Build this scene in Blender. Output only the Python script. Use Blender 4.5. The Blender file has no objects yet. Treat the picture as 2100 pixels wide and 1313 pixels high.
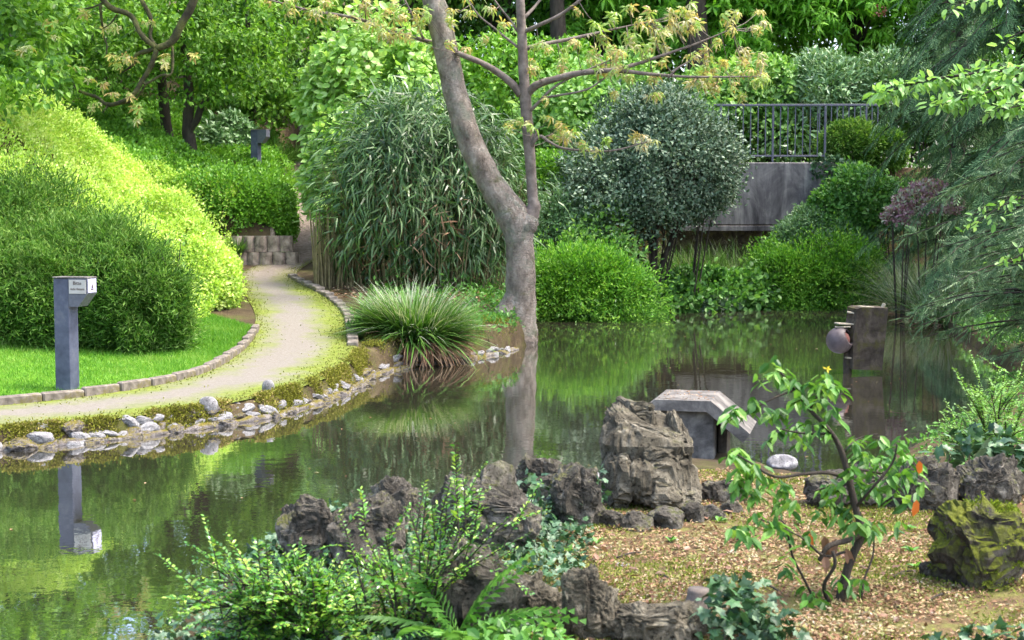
import bpy, math, random
import numpy as np
from mathutils import Vector, noise as mnoise

# ------------------------------------------------------------------ camera, light, exposure
sc = bpy.context.scene
COL = sc.collection
F = 2917.0                                   # focal length in photo pixels (2100 wide)
H = 1.87                                     # eye height over the pond
PITCH = math.atan(206.5 / F)
cam = bpy.data.cameras.new('camera'); camo = bpy.data.objects.new('camera', cam); COL.objects.link(camo)
cam.sensor_width = 36; cam.lens = F / 2100 * 36; cam.clip_end = 600; cam.clip_start = 0.05
cam.dof.use_dof = True; cam.dof.focus_distance = 13; cam.dof.aperture_fstop = 6.3
camo.location = (0, 0, H); camo.rotation_euler = (math.pi / 2 - PITCH, 0, 0)
sc.camera = camo
SUN_EL, SUN_AZ = math.radians(64), math.radians(94)   # azimuth clockwise from +Y
w = bpy.data.worlds.new('World'); sc.world = w; w.use_nodes = True
nt = w.node_tree
sky = nt.nodes.new('ShaderNodeTexSky'); sky.sky_type = 'NISHITA'; sky.sun_disc = False
sky.sun_elevation = SUN_EL; sky.sun_rotation = SUN_AZ; sky.air_density = 1.0; sky.dust_density = 4.0; sky.ozone_density = 0.6
bg = nt.nodes['Background']; bg.inputs['Strength'].default_value = 0.15
nt.links.new(sky.outputs[0], bg.inputs['Color'])
sl = bpy.data.lights.new('sun', 'SUN'); sl.energy = 1.0; sl.angle = math.radians(12); sl.color = (1.0, 0.95, 0.86)
so = bpy.data.objects.new('sun', sl); COL.objects.link(so)
sdir = Vector((math.sin(SUN_AZ) * math.cos(SUN_EL), math.cos(SUN_AZ) * math.cos(SUN_EL), math.sin(SUN_EL)))
so.rotation_euler = sdir.to_track_quat('Z', 'Y').to_euler()
sc.view_settings.view_transform = 'Standard'; sc.view_settings.look = 'None'
sc.view_settings.exposure = 2.33; sc.view_settings.gamma = 1.0
sc.cycles.max_bounces = 9; sc.cycles.diffuse_bounces = 5; sc.cycles.glossy_bounces = 3
sc.cycles.transmission_bounces = 6; sc.cycles.transparent_max_bounces = 4
sc.cycles.caustics_reflective = False; sc.cycles.caustics_refractive = False

# ------------------------------------------------------------------ small maths
RNG = np.random.default_rng(7)
def A(*v): return np.array(v, float)
def nrm(v): return v / np.maximum(np.linalg.norm(v, axis=-1, keepdims=True), 1e-9)
def sstep(a, b, x):
    t = np.clip((x - a) / (b - a), 0, 1); return t * t * (3 - 2 * t)
_f = A(0, math.cos(PITCH), -math.sin(PITCH)); _u = A(0, math.sin(PITCH), math.cos(PITCH))
def ray(px, py): return _f + A(1, 0, 0) * ((px - 1050) / F) + _u * ((656.5 - py) / F)
def at(px, py, d):
    r = ray(px, py); return A(0, 0, H) + r * (d / r[1])
def mpp(d): return d / F                      # metres per photo pixel at distance d

POND = np.array([(-14, 8.2), (-9, 9.6), (-5.5, 10.9), (-4.1, 11.45), (-3.3, 12.05), (-2.74, 12.7), (-2.28, 13.35), (-1.97, 14.4),
    (-1.77, 15.6), (-1.72, 16.9), (-1.2, 18.4), (-.55, 19.0), (.07, 20.4), (.42, 22.3), (.35, 26.0), (1.37, 27.0), (2.5, 27.3), (3.1, 28.9),
    (5.1, 30.1), (7.6, 30.3), (8.3, 29.8), (8.0, 26.5), (7.0, 22), (6.4, 18.5), (5.2, 15), (4.3, 13), (3.9, 12.1), (3.0, 10.6), (2.4, 9.6), (2.05, 9.2),
    (1.8, 9.5), (1.75, 10.9), (1.2, 11.1), (.75, 10.4), (.5, 9.3), (.1, 8.6), (-.6, 8.2), (-1.2, 7.9), (-1.35, 7.2), (-1.45, 6.3),
    (-1.5, 5), (-2, 3), (-5, 1), (-14, 1)], float)
HILLFOOT = np.array([(-40, 15.2), (-12, 15.6), (-6, 16.9), (-4.55, 18), (-4.3, 20), (-4.4, 22), (-5.2, 25.4), (-5.6, 27)], float)

def segdist(x, y, pts, closed):
    d = np.full(x.shape, 1e9)
    n = len(pts)
    for i in range(n if closed else n - 1):
        a = pts[i]; b = pts[(i + 1) % n]; ab = b - a
        t = np.clip(((x - a[0]) * ab[0] + (y - a[1]) * ab[1]) / (ab @ ab), 0, 1)
        d = np.minimum(d, np.hypot(x - a[0] - t * ab[0], y - a[1] - t * ab[1]))
    return d
def inside(x, y, pts):
    c = np.zeros(x.shape, bool); n = len(pts)
    for i in range(n):
        x1, y1 = pts[i]; x2, y2 = pts[(i + 1) % n]
        if y1 == y2: continue
        k = ((y1 > y) != (y2 > y)) & (x < (x2 - x1) * (y - y1) / (y2 - y1) + x1)
        c ^= k
    return c
def pond_sd(x, y):
    d = segdist(x, y, POND, True); return np.where(inside(x, y, POND), -d, d)
HILLPOLY = np.vstack([HILLFOOT, [(-40, 29)]])
RY = [0, 12, 16, 20, 24, 27, 29, 31, 33, 60]; RZ = [0, 0, .08, .3, .65, 1.0, 1.6, 2.2, 2.75, 2.9]
def path_cx(y): return np.interp(y, [24, 26, 29.5, 32, 34], [-3.75, -3.8, -4.25, -4.75, -5.0])
def terrain(x, y):
    x = np.asarray(x, float); y = np.asarray(y, float)
    sd = pond_sd(x, y)
    wl = sstep(1.2, -.9, x)
    bank = -.45 + (.67 - .07 * wl * sstep(9, 10, y)) * sstep(-.16, .10, sd)
    left = np.interp(y, RY, RZ)
    lawn = .055 * np.clip(sd - 1.3, 0, 6) * sstep(-2.0, -3.2, x) * sstep(25, 20, y)
    right = .28 * np.clip(sd - .6, 0, 4) * sstep(20, 24, y)
    z = bank + np.where(sd > 0, wl * left + (1 - wl) * right + lawn, 0)
    near = sstep(12, 9, y) * sstep(-2.2, -1.2, x)
    z += np.where(sd > 0, near * (.08 * sstep(0, 1.2, sd)), 0)
    z -= np.where(sd > 0, .17 * np.exp(-((x - 1.32) ** 2 + (y - 10.55) ** 2) / .35), 0)
    hd = segdist(x, y, HILLFOOT, False)
    hill = np.where(inside(x, y, HILLPOLY), .45 + np.minimum(1.05 * hd, 2.3 + .15 * hd) - .35 * sstep(2.2, 2.9, hd) * 0, -9)
    hill = np.where(hill > 0, .4 + (hill - .4) * sstep(29.5, 26.5, y), -9)
    z = np.maximum(z, hill)
    bz = 1.62 + .22 * (y - 26.3) + .3 * np.clip(-4.2 - x, 0, 6)
    bm = sstep(-.44, -.56, x - path_cx(y)) * sstep(26.2, 26.35, y)
    z = np.where(bm > 0, np.maximum(z, z * (1 - bm) + bz * bm), z)
    st = sstep(32.3, 32.8, y)
    up = 3.05 + .03 * np.clip(y - 33, 0, 40)
    z = np.where(st > 0, z * (1 - st) + np.maximum(z, up) * st, z)
    return z
def tz(x, y): return float(terrain(np.array([x]), np.array([y]))[0])
_T = np.linspace(3.5, 60, 5000)
def on_ground(px, py):
    r = ray(px, py); P = A(0, 0, H) + r[None] * (_T / r[1])[:, None]
    k = np.nonzero(P[:, 2] <= terrain(P[:, 0], P[:, 1]))[0]
    i = k[0] if len(k) else len(_T) - 1
    return A(P[i, 0], P[i, 1], tz(P[i, 0], P[i, 1]))

# ------------------------------------------------------------------ objects
def tag(o, label=None, cat=None, group=None, kind=None):
    if label: o['label'] = label
    if cat: o['category'] = cat
    if group: o['group'] = group
    if kind: o['kind'] = kind
    return o
def link(name, me, mats=None, parent=None):
    o = bpy.data.objects.new(name, me); COL.objects.link(o)
    for m in (mats if isinstance(mats, (list, tuple)) else [mats] if mats else []): me.materials.append(m)
    if parent: o.parent = parent
    return o
def empty(name, loc, label, cat, group=None):
    o = bpy.data.objects.new(name, None); COL.objects.link(o); o.location = tuple(loc); o.empty_display_size = .1
    return tag(o, label, cat, group)
def local(parent):                              # the origin that children meshes are built around
    return np.array(parent.location) if parent else A(0, 0, 0)
def copy_tree(o, parent=None):
    c = o.copy(); COL.objects.link(c); c.parent = parent
    for ch in list(o.children): copy_tree(ch, c)
    return c
def newmesh(name, V, faces_by_size, smooth=False, uv=None):
    """faces_by_size: list of (n,k) int arrays"""
    me = bpy.data.meshes.new(name)
    V = np.asarray(V, np.float32)
    me.vertices.add(len(V)); me.vertices.foreach_set('co', V.ravel())
    fl = [np.asarray(f, np.int32) for f in faces_by_size if len(f)]
    nl = sum(f.size for f in fl); npol = sum(len(f) for f in fl)
    me.loops.add(nl); me.polygons.add(npol)
    me.loops.foreach_set('vertex_index', np.concatenate([f.ravel() for f in fl]))
    starts = []; s = 0
    for f in fl:
        starts.append(s + np.arange(len(f)) * f.shape[1]); s += f.size
    me.polygons.foreach_set('loop_start', np.concatenate(starts).astype(np.int32))
    me.polygons.foreach_set('use_smooth', np.full(npol, smooth, bool))
    if uv is not None:
        l = me.uv_layers.new(name='UVMap'); idx = np.concatenate([f.ravel() for f in fl])
        l.data.foreach_set('uv', np.asarray(uv, np.float32)[idx].ravel())
    me.update(calc_edges=True); me.validate()
    return me

class MB:                                       # collects plain geometry: boxes, tubes, prisms
    def __init__(s): s.V = []; s.F = {}; s.n = 0
    def add(s, V, faces):
        for f in faces: s.F.setdefault(len(f), []).append([i + s.n for i in f])
        s.V.append(np.asarray(V, float)); s.n += len(V); return s
    def box(s, c, size, rz=0, ch=0):
        hx, hy, hz = A(*size) / 2; b = min(hx, hy, hz) * .25 if ch is True else ch
        ring = lambda k: [(-hx + k, -hy), (hx - k, -hy), (hx, -hy + k), (hx, hy - k), (hx - k, hy), (-hx + k, hy), (-hx, hy - k), (-hx, -hy + k)]
        if b:
            V = [(x, y, -hz) for x, y in ring(b)] + [(x, y, hz - b) for x, y in ring(b)]
            V += [(x * (1 - b / hx), y * (1 - b / hy), hz) for x, y in ring(b)]
            Fc = [[i, (i + 1) % 8, 8 + (i + 1) % 8, 8 + i] for i in range(8)] + [[8 + i, 8 + (i + 1) % 8, 16 + (i + 1) % 8, 16 + i] for i in range(8)]
            Fc += [list(range(16, 24)), list(range(7, -1, -1))]
        else:
            V = [(x, y, z) for z in (-hz, hz) for x, y in ((-hx, -hy), (hx, -hy), (hx, hy), (-hx, hy))]
            Fc = [[0, 1, 5, 4], [1, 2, 6, 5], [2, 3, 7, 6], [3, 0, 4, 7], [4, 5, 6, 7], [3, 2, 1, 0]]
        V = np.array(V); c_, s_ = math.cos(rz), math.sin(rz)
        V = np.c_[V[:, 0] * c_ - V[:, 1] * s_, V[:, 0] * s_ + V[:, 1] * c_, V[:, 2]] + A(*c)
        return s.add(V, Fc)
    def prism(s, poly, h, tf):                   # poly in the local xy-plane, extruded to z=h, tf maps local -> world
        n = len(poly); V = [(x, y, 0) for x, y in poly] + [(x, y, h) for x, y in poly]
        Fc = [[i, (i + 1) % n, n + (i + 1) % n, n + i] for i in range(n)] + [list(range(n - 1, -1, -1)), list(range(n, 2 * n))]
        return s.add(np.array([tf(A(*v)) for v in V]), Fc)
    def tube(s, pts, rad, seg=8, sub=4, rough=0, seed=0):
        P = np.array(pts, float); R = np.array(rad, float); n = len(P)
        if len(R) != n: R = np.interp(np.linspace(0, 1, n), np.linspace(0, 1, len(R)), R)
        if n > 2 and sub > 1:
            Q = np.vstack([2 * P[0] - P[1], P, 2 * P[-1] - P[-2]]); out = []; ro = []
            for i in range(n - 1):
                p0, p1, p2, p3 = Q[i:i + 4]
                for t in np.arange(sub) / sub:
                    out.append(.5 * (2 * p1 + (p2 - p0) * t + (2 * p0 - 5 * p1 + 4 * p2 - p3) * t * t + (3 * p1 - p0 - 3 * p2 + p3) * t ** 3)); ro.append(R[i] * (1 - t) + R[i + 1] * t)
            P = np.array(out + [P[-1]]); R = np.array(ro + [R[-1]])
        n = len(P); Tn = nrm(np.gradient(P, axis=0))
        ref = A(0, 0, 1) if abs(Tn[0, 2]) < .9 else A(1, 0, 0)
        V = []
        a = nrm(np.cross(ref, Tn[0]))
        for i in range(n):
            a = nrm(a - Tn[i] * (a @ Tn[i])); b = np.cross(Tn[i], a)
            for k in range(seg):
                th = 2 * math.pi * k / seg; d = a * math.cos(th) + b * math.sin(th)
                r = R[i]
                if rough:
                    q = Vector((P[i] + d * r) * (2.2 / max(r, .05) * .25)) + Vector((seed, 0, 0))
                    r *= 1 + rough * mnoise.fractal(q, 1.0, 2.0, 3)
                V.append(P[i] + d * r)
        Fc = [[i * seg + k, i * seg + (k + 1) % seg, (i + 1) * seg + (k + 1) % seg, (i + 1) * seg + k] for i in range(n - 1) for k in range(seg)]
        Fc += [list(range(seg - 1, -1, -1)), [(n - 1) * seg + k for k in range(seg)]]
        return s.add(V, Fc)
    def build(s, name, mat, parent=None, smooth=False):
        V = np.vstack(s.V) - local(parent)
        return link(name, newmesh(name, V, [np.array(f) for f in s.F.values()], smooth), mat, parent)

# leaf templates: (along, side, up) and faces
def T(v, f): return np.array(v, float), f
QUAD = T([(0, 0, 0), (.5, .5, .07), (1, 0, -.06), (.5, -.5, .07)], [(0, 1, 2, 3)])
OVAL = T([(0, 0, 0), (.35, 0, -.03), (.7, 0, -.06), (1, 0, -.16), (.2, .36, .03), (.62, .42, .02), (.2, -.36, .03), (.62, -.42, .02)],
         [(0, 1, 4), (1, 2, 5, 4), (2, 3, 5), (0, 6, 1), (1, 6, 7, 2), (2, 7, 3)])
def blade(n, droop, wmax=.5):
    v = []; f = []
    for i in range(n):
        t = i / n; wd = wmax * (1 - t ** 2) * (.55 + .45 * min(1, t * 4)); v += [(t * (1 - .25 * droop * t), wd, -droop * t * t), (t * (1 - .25 * droop * t), -wd, -droop * t * t)]
    v.append((1 - .25 * droop, 0, -droop))
    f = [(2 * i, 2 * i + 2, 2 * i + 3, 2 * i + 1) for i in range(n - 1)] + [(2 * n - 2, 2 * n, 2 * n - 1)]
    return T(v, f)
def palm(k, spread, droop, wd=.15):
    v = [(0, 0, 0)]; f = []
    for i in range(k):
        a = -spread + 2 * spread * i / (k - 1); L = 1 - .35 * abs(a) / spread
        c, s_ = math.cos(a), math.sin(a); b = len(v)
        m = .62 * L
        v += [(m * c - wd * s_, m * s_ + wd * c, -droop * .3 * L), (L * c, L * s_, -droop * L), (m * c + wd * s_, m * s_ - wd * c, -droop * .3 * L)]
        f.append((0, b, b + 1, b + 2))
    return T(v, f)
PALM = palm(5, 1.9, .35); DROOPY = palm(5, 2.1, 1.0, .14)
def spray(n, ang=.95, l=.34, wd=.020, droop=.25):  # a flat conifer twig
    v = []; f = []
    for i in range(n):
        t = (i + .4) / n; z0 = -droop * t * t
        ll = l * (1 - .55 * t) * (.7 + .3 * math.sin(3.1 * i))
        for sgn in (1, -1):
            b = len(v); dx, dy = math.cos(ang) * ll, sgn * math.sin(ang) * ll
            v += [(t - wd, 0, z0), (t + dx * .6 - wd, dy * .6, z0 - ll * .06), (t + dx, dy, z0 - ll * .22), (t + dx * .6 + wd, dy * .6, z0 - ll * .06)]
            f.append((b, b + 1, b + 2, b + 3))
    b = len(v); v += [(0, .012, 0), (1, 0, -droop), (0, -.012, 0)]; f.append((b, b + 1, b + 2))
    return T(v, f)
SPRAY = spray(7, .8, .42, .045, .1)
def fern(n=15):
    v = []; f = []
    for i in range(n):
        t = (i + .5) / n; z0 = -.3 * t * t; ll = .30 * math.sin(math.pi * (.12 + .88 * t)) ** .8 * (1 - .3 * t)
        for sgn in (1, -1):
            b = len(v); w_ = .026
            v += [(t - w_, 0, z0), (t + ll * .15 - w_, sgn * ll * .5, z0 - .01), (t + ll * .3, sgn * ll, z0 - .05), (t + ll * .15 + w_, sgn * ll * .5, z0 - .01)]; f.append((b, b + 1, b + 2, b + 3))
    b = len(v); v += [(0, .01, 0), (1, 0, -.3), (0, -.01, 0)]; f.append((b, b + 1, b + 2))
    return T(v, f)
FERN = fern()
IVY = T([(0, 0, 0), (.05, .42, .02), (.35, .30, 0), (.5, .5, -.03), (.65, .2, 0), (1, 0, -.08), (.65, -.2, 0), (.5, -.5, -.03), (.35, -.3, 0), (.05, -.42, .02), (.4, 0, .06)],
        [(0, 10, 2, 1), (10, 4, 3, 2), (10, 5, 4), (0, 9, 8, 10), (10, 8, 7, 6), (10, 6, 5)])

class Leaves:
    def __init__(s): s.V = []; s.F = {}; s.n = 0
    def add(s, tpl, P, D, N, L, W):
        P = np.asarray(P, float); n = len(P)
        if not n: return s
        D = nrm(np.asarray(D, float)); N = np.asarray(N, float)
        S = nrm(np.cross(N, D)); N = np.cross(D, S)
        L = np.broadcast_to(np.asarray(L, float), (n,)); W = np.broadcast_to(np.asarray(W, float), (n,))
        tv, tf = tpl; k = len(tv)
        V = P[:, None] + D[:, None] * (tv[None, :, 0, None] * L[:, None, None]) + S[:, None] * (tv[None, :, 1, None] * W[:, None, None]) + N[:, None] * (tv[None, :, 2, None] * L[:, None, None])
        s.V.append(V.reshape(-1, 3)); base = (np.arange(n) * k + s.n)[:, None, None]
        by = {}
        for f in tf: by.setdefault(len(f), []).append(f)
        for q, fl in by.items(): s.F.setdefault(q, []).append((base + np.array(fl)[None]).reshape(-1, q))
        s.n += n * k; return s
    def build(s, name, mat, parent=None, smooth=False):
        V = np.vstack(s.V) - local(parent)
        return link(name, newmesh(name, V, [np.vstack(f) for f in s.F.values()], smooth), mat, parent)

def rdir(n, r): return nrm(r.normal(size=(n, 3)))
class Lump:                                     # an uneven outline: random bumps over the sphere of directions
    def __init__(s, seed, n=14, amp=.22, sharp=5):
        r = np.random.default_rng(seed); s.c = rdir(n, r); s.a = r.uniform(-amp, amp, n); s.k = sharp
    def __call__(s, d): return 1 + (s.a[None] * np.exp(s.k * (d @ s.c.T - 1))).sum(1)
def dome(lv, tpl, c, rad, n, seed, L, W, depth=.35, amp=.2, out=.8, up=.2, rnd=.8, fuzz=.04, ground=None, bump=9, jit=.25, low=-.35, gap=.75, thin=0, sq=1.0):
    """leaves through the outer shell of a bush; longer sprigs break the outline"""
    r = np.random.default_rng(seed); d = rdir(int(n * 1.7), r); d = d[d[:, 2] > low][:n]; n = len(d)
    f = Lump(seed, bump * 2, amp, 6)(d) * Lump(seed + 1, 60, amp * .55, 40)(d) * Lump(seed + 2, 240, amp * .5, 220)(d)
    f = f * (1 - depth * r.random(n) ** 1.6) + fuzz * r.exponential(1, n)
    if thin: k = r.random(n) > thin * sstep(.25, -.35, d[:, 2]); d, f, n = d[k], f[k], int(k.sum())
    P = A(*c) + np.sign(d) * np.abs(d) ** sq * A(*rad) * f[:, None]
    wv_ = rdir(7, r) * r.uniform(1.6, 4.2, (7, 1)) * 2.2 / min(max(rad), 1.1); g_ = np.sin(P @ wv_.T + r.uniform(0, 6, 7)).sum(1) / 7 ** .5
    k = r.random(n) > gap * sstep(.0, 1.0, g_); P, d, n = P[k], d[k], int(k.sum())
    nn = nrm(d / A(*rad))
    D = nrm(out * nn + rnd * rdir(n, r) + A(0, 0, up))
    N = nrm(nn + .7 * rdir(n, r) + A(0, 0, .4))
    if ground is not None:
        k = P[:, 2] > terrain(P[:, 0], P[:, 1]) + ground; P, D, N = P[k], D[k], N[k]; n = len(P)
    s = 1 + jit * r.normal(size=n).clip(-2, 2)
    return lv.add(tpl, P, D, N, L * s, W * s)
def clumps(lv, tpl, C, R, m, seed, L, W, droop=.3, flat=.6, out=.6):
    """m leaves round each clump centre C with clump radius R"""
    r = np.random.default_rng(seed); C = np.asarray(C, float); n = len(C)
    d = rdir(n * m, r); q = r.random(n * m) ** .5
    R = np.repeat(np.broadcast_to(R, (n,)), m)
    off = d * (q * R)[:, None] * A(1, 1, flat)
    P = np.repeat(C, m, 0) + off
    D = nrm(out * d + .7 * rdir(n * m, r) + A(0, 0, -droop)); N = nrm(.6 * d + .6 * rdir(n * m, r) + A(0, 0, .8))
    s = 1 + .25 * r.normal(size=n * m).clip(-2, 2)
    return lv.add(tpl, P, D, N, L * s, W * s)

# ------------------------------------------------------------------ materials
def base_mat(name):
    m = bpy.data.materials.new(name); m.use_nodes = True; t = m.node_tree
    b = t.nodes['Principled BSDF']; return m, t, b
def N_(t, kind, **kw):
    n = t.nodes.new(kind)
    for k, v in kw.items():
        if k in n.inputs: n.inputs[k].default_value = v
        else: setattr(n, k, v)
    return n
def ramp(t, fac, stops):
    r = t.nodes.new('ShaderNodeValToRGB'); e = r.color_ramp.elements
    while len(e) < len(stops): e.new(.5)
    for i, (p, c) in enumerate(stops): e[i].position = p; e[i].color = (*c, 1)
    t.links.new(fac, r.inputs[0]); return r.outputs[0]
def coords(t, scale=None):
    tc = t.nodes.new('ShaderNodeTexCoord'); o = tc.outputs['Object']
    if scale:
        mp = t.nodes.new('ShaderNodeMapping'); mp.inputs['Scale'].default_value = scale; t.links.new(o, mp.inputs[0]); o = mp.outputs[0]
    return o
def noise_(t, scale, detail=5, rough=.6, vec=None, dist=0):
    n = N_(t, 'ShaderNodeTexNoise', Scale=scale, Detail=detail, Roughness=rough, Distortion=dist)
    t.links.new(vec or coords(t), n.inputs['Vector']); return n.outputs['Fac']
def mix(t, fac, a, b, blend='MIX'):
    n = t.nodes.new('ShaderNodeMix'); n.data_type = 'RGBA'; n.blend_type = blend
    for v, s in ((fac, n.inputs[0]), (a, n.inputs[6]), (b, n.inputs[7])):
        if hasattr(v, 'is_linked') or hasattr(v, 'links'): t.links.new(v, s)
        elif isinstance(v, (int, float)): s.default_value = v
        else: s.default_value = (*v, 1)
    return n.outputs[2]
def mth(t, op, a, b=None, c=None):
    n = t.nodes.new('ShaderNodeMath'); n.operation = op
    for i, v in enumerate((a, b, c)):
        if v is None: continue
        if isinstance(v, (int, float)): n.inputs[i].default_value = v
        else: t.links.new(v, n.inputs[i])
    return n.outputs[0]
def bump(t, b, h, strength=.5, dist=.02):
    n = N_(t, 'ShaderNodeBump', Strength=strength, Distance=dist); t.links.new(h, n.inputs['Height']); t.links.new(n.outputs[0], b.inputs['Normal'])
def leafmat(name, cols, trans=.35, rough=.42, spec=.4, clump=.35, cscale=1.2, gain=1.0):
    """each leaf (mesh island) takes one colour from the list; neighbouring clumps lean lighter or darker, with leaf highlights put into the colours"""
    m, t, b = base_mat(name)
    g = t.nodes.new('ShaderNodeNewGeometry')
    fac = g.outputs['Random Per Island']
    if clump:
        nz = noise_(t, cscale, 3, .6); nz = mth(t, 'MULTIPLY_ADD', nz, 2.0, -.5)
        fac = mth(t, 'ADD', mth(t, 'MULTIPLY', fac, 1 - clump), mth(t, 'MULTIPLY', nz, clump))
    cols = [tuple(min(.8, v * gain) for v in cc) for cc in cols]
    k = len(cols); c = ramp(t, fac, [((i + .35) / k, cc) for i, cc in enumerate(cols)])
    t.links.new(c, b.inputs['Base Color']); b.inputs['Roughness'].default_value = rough; b.inputs['Specular IOR Level'].default_value = spec
    tr = t.nodes.new('ShaderNodeBsdfTranslucent'); mc = mix(t, 1.0, c, (1.0, 1.0, .55), 'MULTIPLY'); t.links.new(mc, tr.inputs['Color'])
    ms = t.nodes.new('ShaderNodeMixShader'); ms.inputs[0].default_value = trans
    t.links.new(b.outputs[0], ms.inputs[1]); t.links.new(tr.outputs[0], ms.inputs[2]); t.links.new(ms.outputs[0], t.nodes['Material Output'].inputs[0])
    return m
def solid(name, stops, scale=8, rough=.8, bs=.4, bscale=30, bd=.01, spec=.3, stretch=None, detail=6):
    m, t, b = base_mat(name); v = coords(t, stretch) if stretch else coords(t)
    t.links.new(ramp(t, noise_(t, scale, detail, .65, v), stops), b.inputs['Base Color'])
    b.inputs['Roughness'].default_value = rough; b.inputs['Specular IOR Level'].default_value = spec
    if bs: bump(t, b, noise_(t, bscale, 6, .7, v), bs, bd)
    return m
def up_mask(t, lo, hi):
    g = t.nodes.new('ShaderNodeNewGeometry'); s = t.nodes.new('ShaderNodeSeparateXYZ'); t.links.new(g.outputs['Normal'], s.inputs[0])
    return N_map(t, s.outputs[2], lo, hi)
def N_map(t, v, lo, hi):
    n = t.nodes.new('ShaderNodeMapRange'); n.inputs[1].default_value = lo; n.inputs[2].default_value = hi; t.links.new(v, n.inputs[0]); return n.outputs[0]
def rockmat(name, dark, mid, light, moss=None, moss_lo=.35, moss_amt=.6, scale=5, bs=.7):
    m, t, b = base_mat(name)
    c = ramp(t, noise_(t, scale, 8, .7), [(.3, dark), (.5, mid), (.68, light)])
    sp = noise_(t, scale * 9, 4, .6); c = mix(t, N_map(t, sp, .52, .7), c, tuple(x * .45 for x in dark))
    li = noise_(t, scale * 2.3, 5, .6, dist=.6); c = mix(t, mth(t, 'MULTIPLY', N_map(t, li, .58, .66), .55), c, tuple(min(1, x * 1.5) for x in light))
    if moss:
        mk = mth(t, 'MULTIPLY', up_mask(t, moss_lo - .25, moss_lo + .35), N_map(t, noise_(t, scale * 1.1, 6, .7), .62 - moss_amt * .3, .72 - moss_amt * .3))
        mc = ramp(t, noise_(t, 45, 4, .7), [(.35, tuple(x * .45 for x in moss)), (.65, moss)])
        c = mix(t, mk, c, mc)
    t.links.new(c, b.inputs['Base Color']); b.inputs['Roughness'].default_value = .9; b.inputs['Specular IOR Level'].default_value = .2
    h = mth(t, 'ADD', noise_(t, scale * 4, 8, .75), mth(t, 'MULTIPLY', noise_(t, scale * 22, 5, .7), .4)); bump(t, b, h, bs, .03)
    return m
def plain(name, col, rough=.6, spec=.4, metal=0):
    m, t, b = base_mat(name); b.inputs['Base Color'].default_value = (*col, 1); b.inputs['Roughness'].default_value = rough
    b.inputs['Specular IOR Level'].default_value = spec; b.inputs['Metallic'].default_value = metal
    return m
#MATERIALS
M_hill = leafmat('lime_leaf', [(.12, .25, .02), (.28, .44, .05), (.44, .56, .13), (.55, .64, .24)], .4, clump=.45, cscale=.9, gain=1.3)
M_hedge = leafmat('fresh_leaf', [(.045, .13, .012), (.09, .24, .02), (.15, .33, .03), (.22, .42, .06)], .4, clump=.4, gain=1.15)  # deeper green also carries the weaker light on the terrace planting
M_yew = leafmat('dark_shrub_leaf', [(.018, .06, .008), (.055, .15, .016), (.12, .26, .035), (.25, .38, .10)], .35, .5, .25, clump=.4, cscale=1.6, gain=1.0)
M_box = leafmat('mound_leaf', [(.025, .085, .008), (.06, .18, .014), (.11, .28, .02), (.24, .42, .06)], .35, clump=.35, cscale=2, gain=1.4)
M_bamboo = leafmat('bamboo_leaf', [(.014, .042, .010), (.034, .092, .022), (.07, .16, .04), (.20, .30, .13)], .28, .36, .5, clump=.35)
M_limebush = leafmat('golden_leaf', [(.11, .25, .03), (.21, .39, .07), (.31, .48, .13), (.40, .55, .22)], .4, clump=.35, gain=1.2)
M_silver = leafmat('grey_green_leaf', [(.018, .042, .018), (.045, .085, .042), (.085, .14, .08), (.19, .25, .17)], .15, .45, .4, clump=.25, gain=1.4)
M_tree1 = leafmat('tree_leaf', [(.025, .08, .008), (.07, .18, .015), (.13, .28, .025), (.24, .40, .07)], .45, clump=.35, cscale=.9, gain=1.2)
M_tree2 = leafmat('deep_tree_leaf', [(.014, .045, .007), (.035, .10, .012), (.07, .17, .02), (.14, .27, .05)], .4, clump=.45, cscale=.6, gain=1.55)
M_chest = leafmat('chestnut_leaf', [(.03, .10, .008), (.08, .22, .016), (.15, .34, .03), (.26, .46, .08)], .5, clump=.4, cscale=.9, gain=1.65)
M_bronze = leafmat('young_bronze_leaf', [(.46, .33, .14), (.52, .48, .13), (.56, .52, .34), (.36, .50, .12), (.28, .44, .10)], .45, clump=.1)
M_rhodo = leafmat('rhododendron_leaf', [(.03, .08, .02), (.07, .15, .05), (.13, .23, .09), (.22, .32, .18)], .2, .4, .55, clump=.4, gain=1.45)
M_hem = leafmat('conifer_needles', [(.014, .038, .014), (.032, .08, .028), (.06, .13, .048), (.13, .22, .09)], .15, .55, .3, clump=.4, cscale=1.1, gain=1.4)
M_hemfresh = leafmat('conifer_needles_near', [(.022, .06, .02), (.05, .115, .04), (.10, .19, .07), (.24, .34, .16)], .2, .5, .35, clump=.45, cscale=1.6)
M_hazel = leafmat('hazel_leaf', [(.06, .16, .02), (.13, .28, .05), (.22, .40, .10), (.32, .48, .20)], .45, gain=1.25)
M_lon = leafmat('honeysuckle_leaf', [(.03, .10, .015), (.07, .21, .03), (.13, .32, .03), (.32, .46, .07)], .35, .25, .7, clump=.3, cscale=4, gain=1.2)
M_maho = leafmat('glossy_leaf', [(.02, .07, .015), (.05, .15, .025), (.10, .26, .035), (.22, .40, .08)], .35, .45, .35, clump=.35, cscale=6)
M_orange = leafmat('withered_leaf', [(.5, .08, .01), (.65, .16, .02), (.4, .12, .04)], .3, clump=0)
M_brownleaf = leafmat('brown_leaf', [(.10, .05, .025), (.20, .10, .06), (.26, .15, .09)], .2, clump=0)
M_ivy = leafmat('ivy_leaf', [(.015, .045, .015), (.03, .085, .03), (.06, .14, .05), (.12, .19, .11)], .15, .42, .4, clump=.1)
M_grass = leafmat('grass_blade', [(.05, .17, .012), (.09, .26, .018), (.15, .34, .03), (.27, .40, .08)], .4, .5, .3, clump=.5, cscale=1.4)
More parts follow.
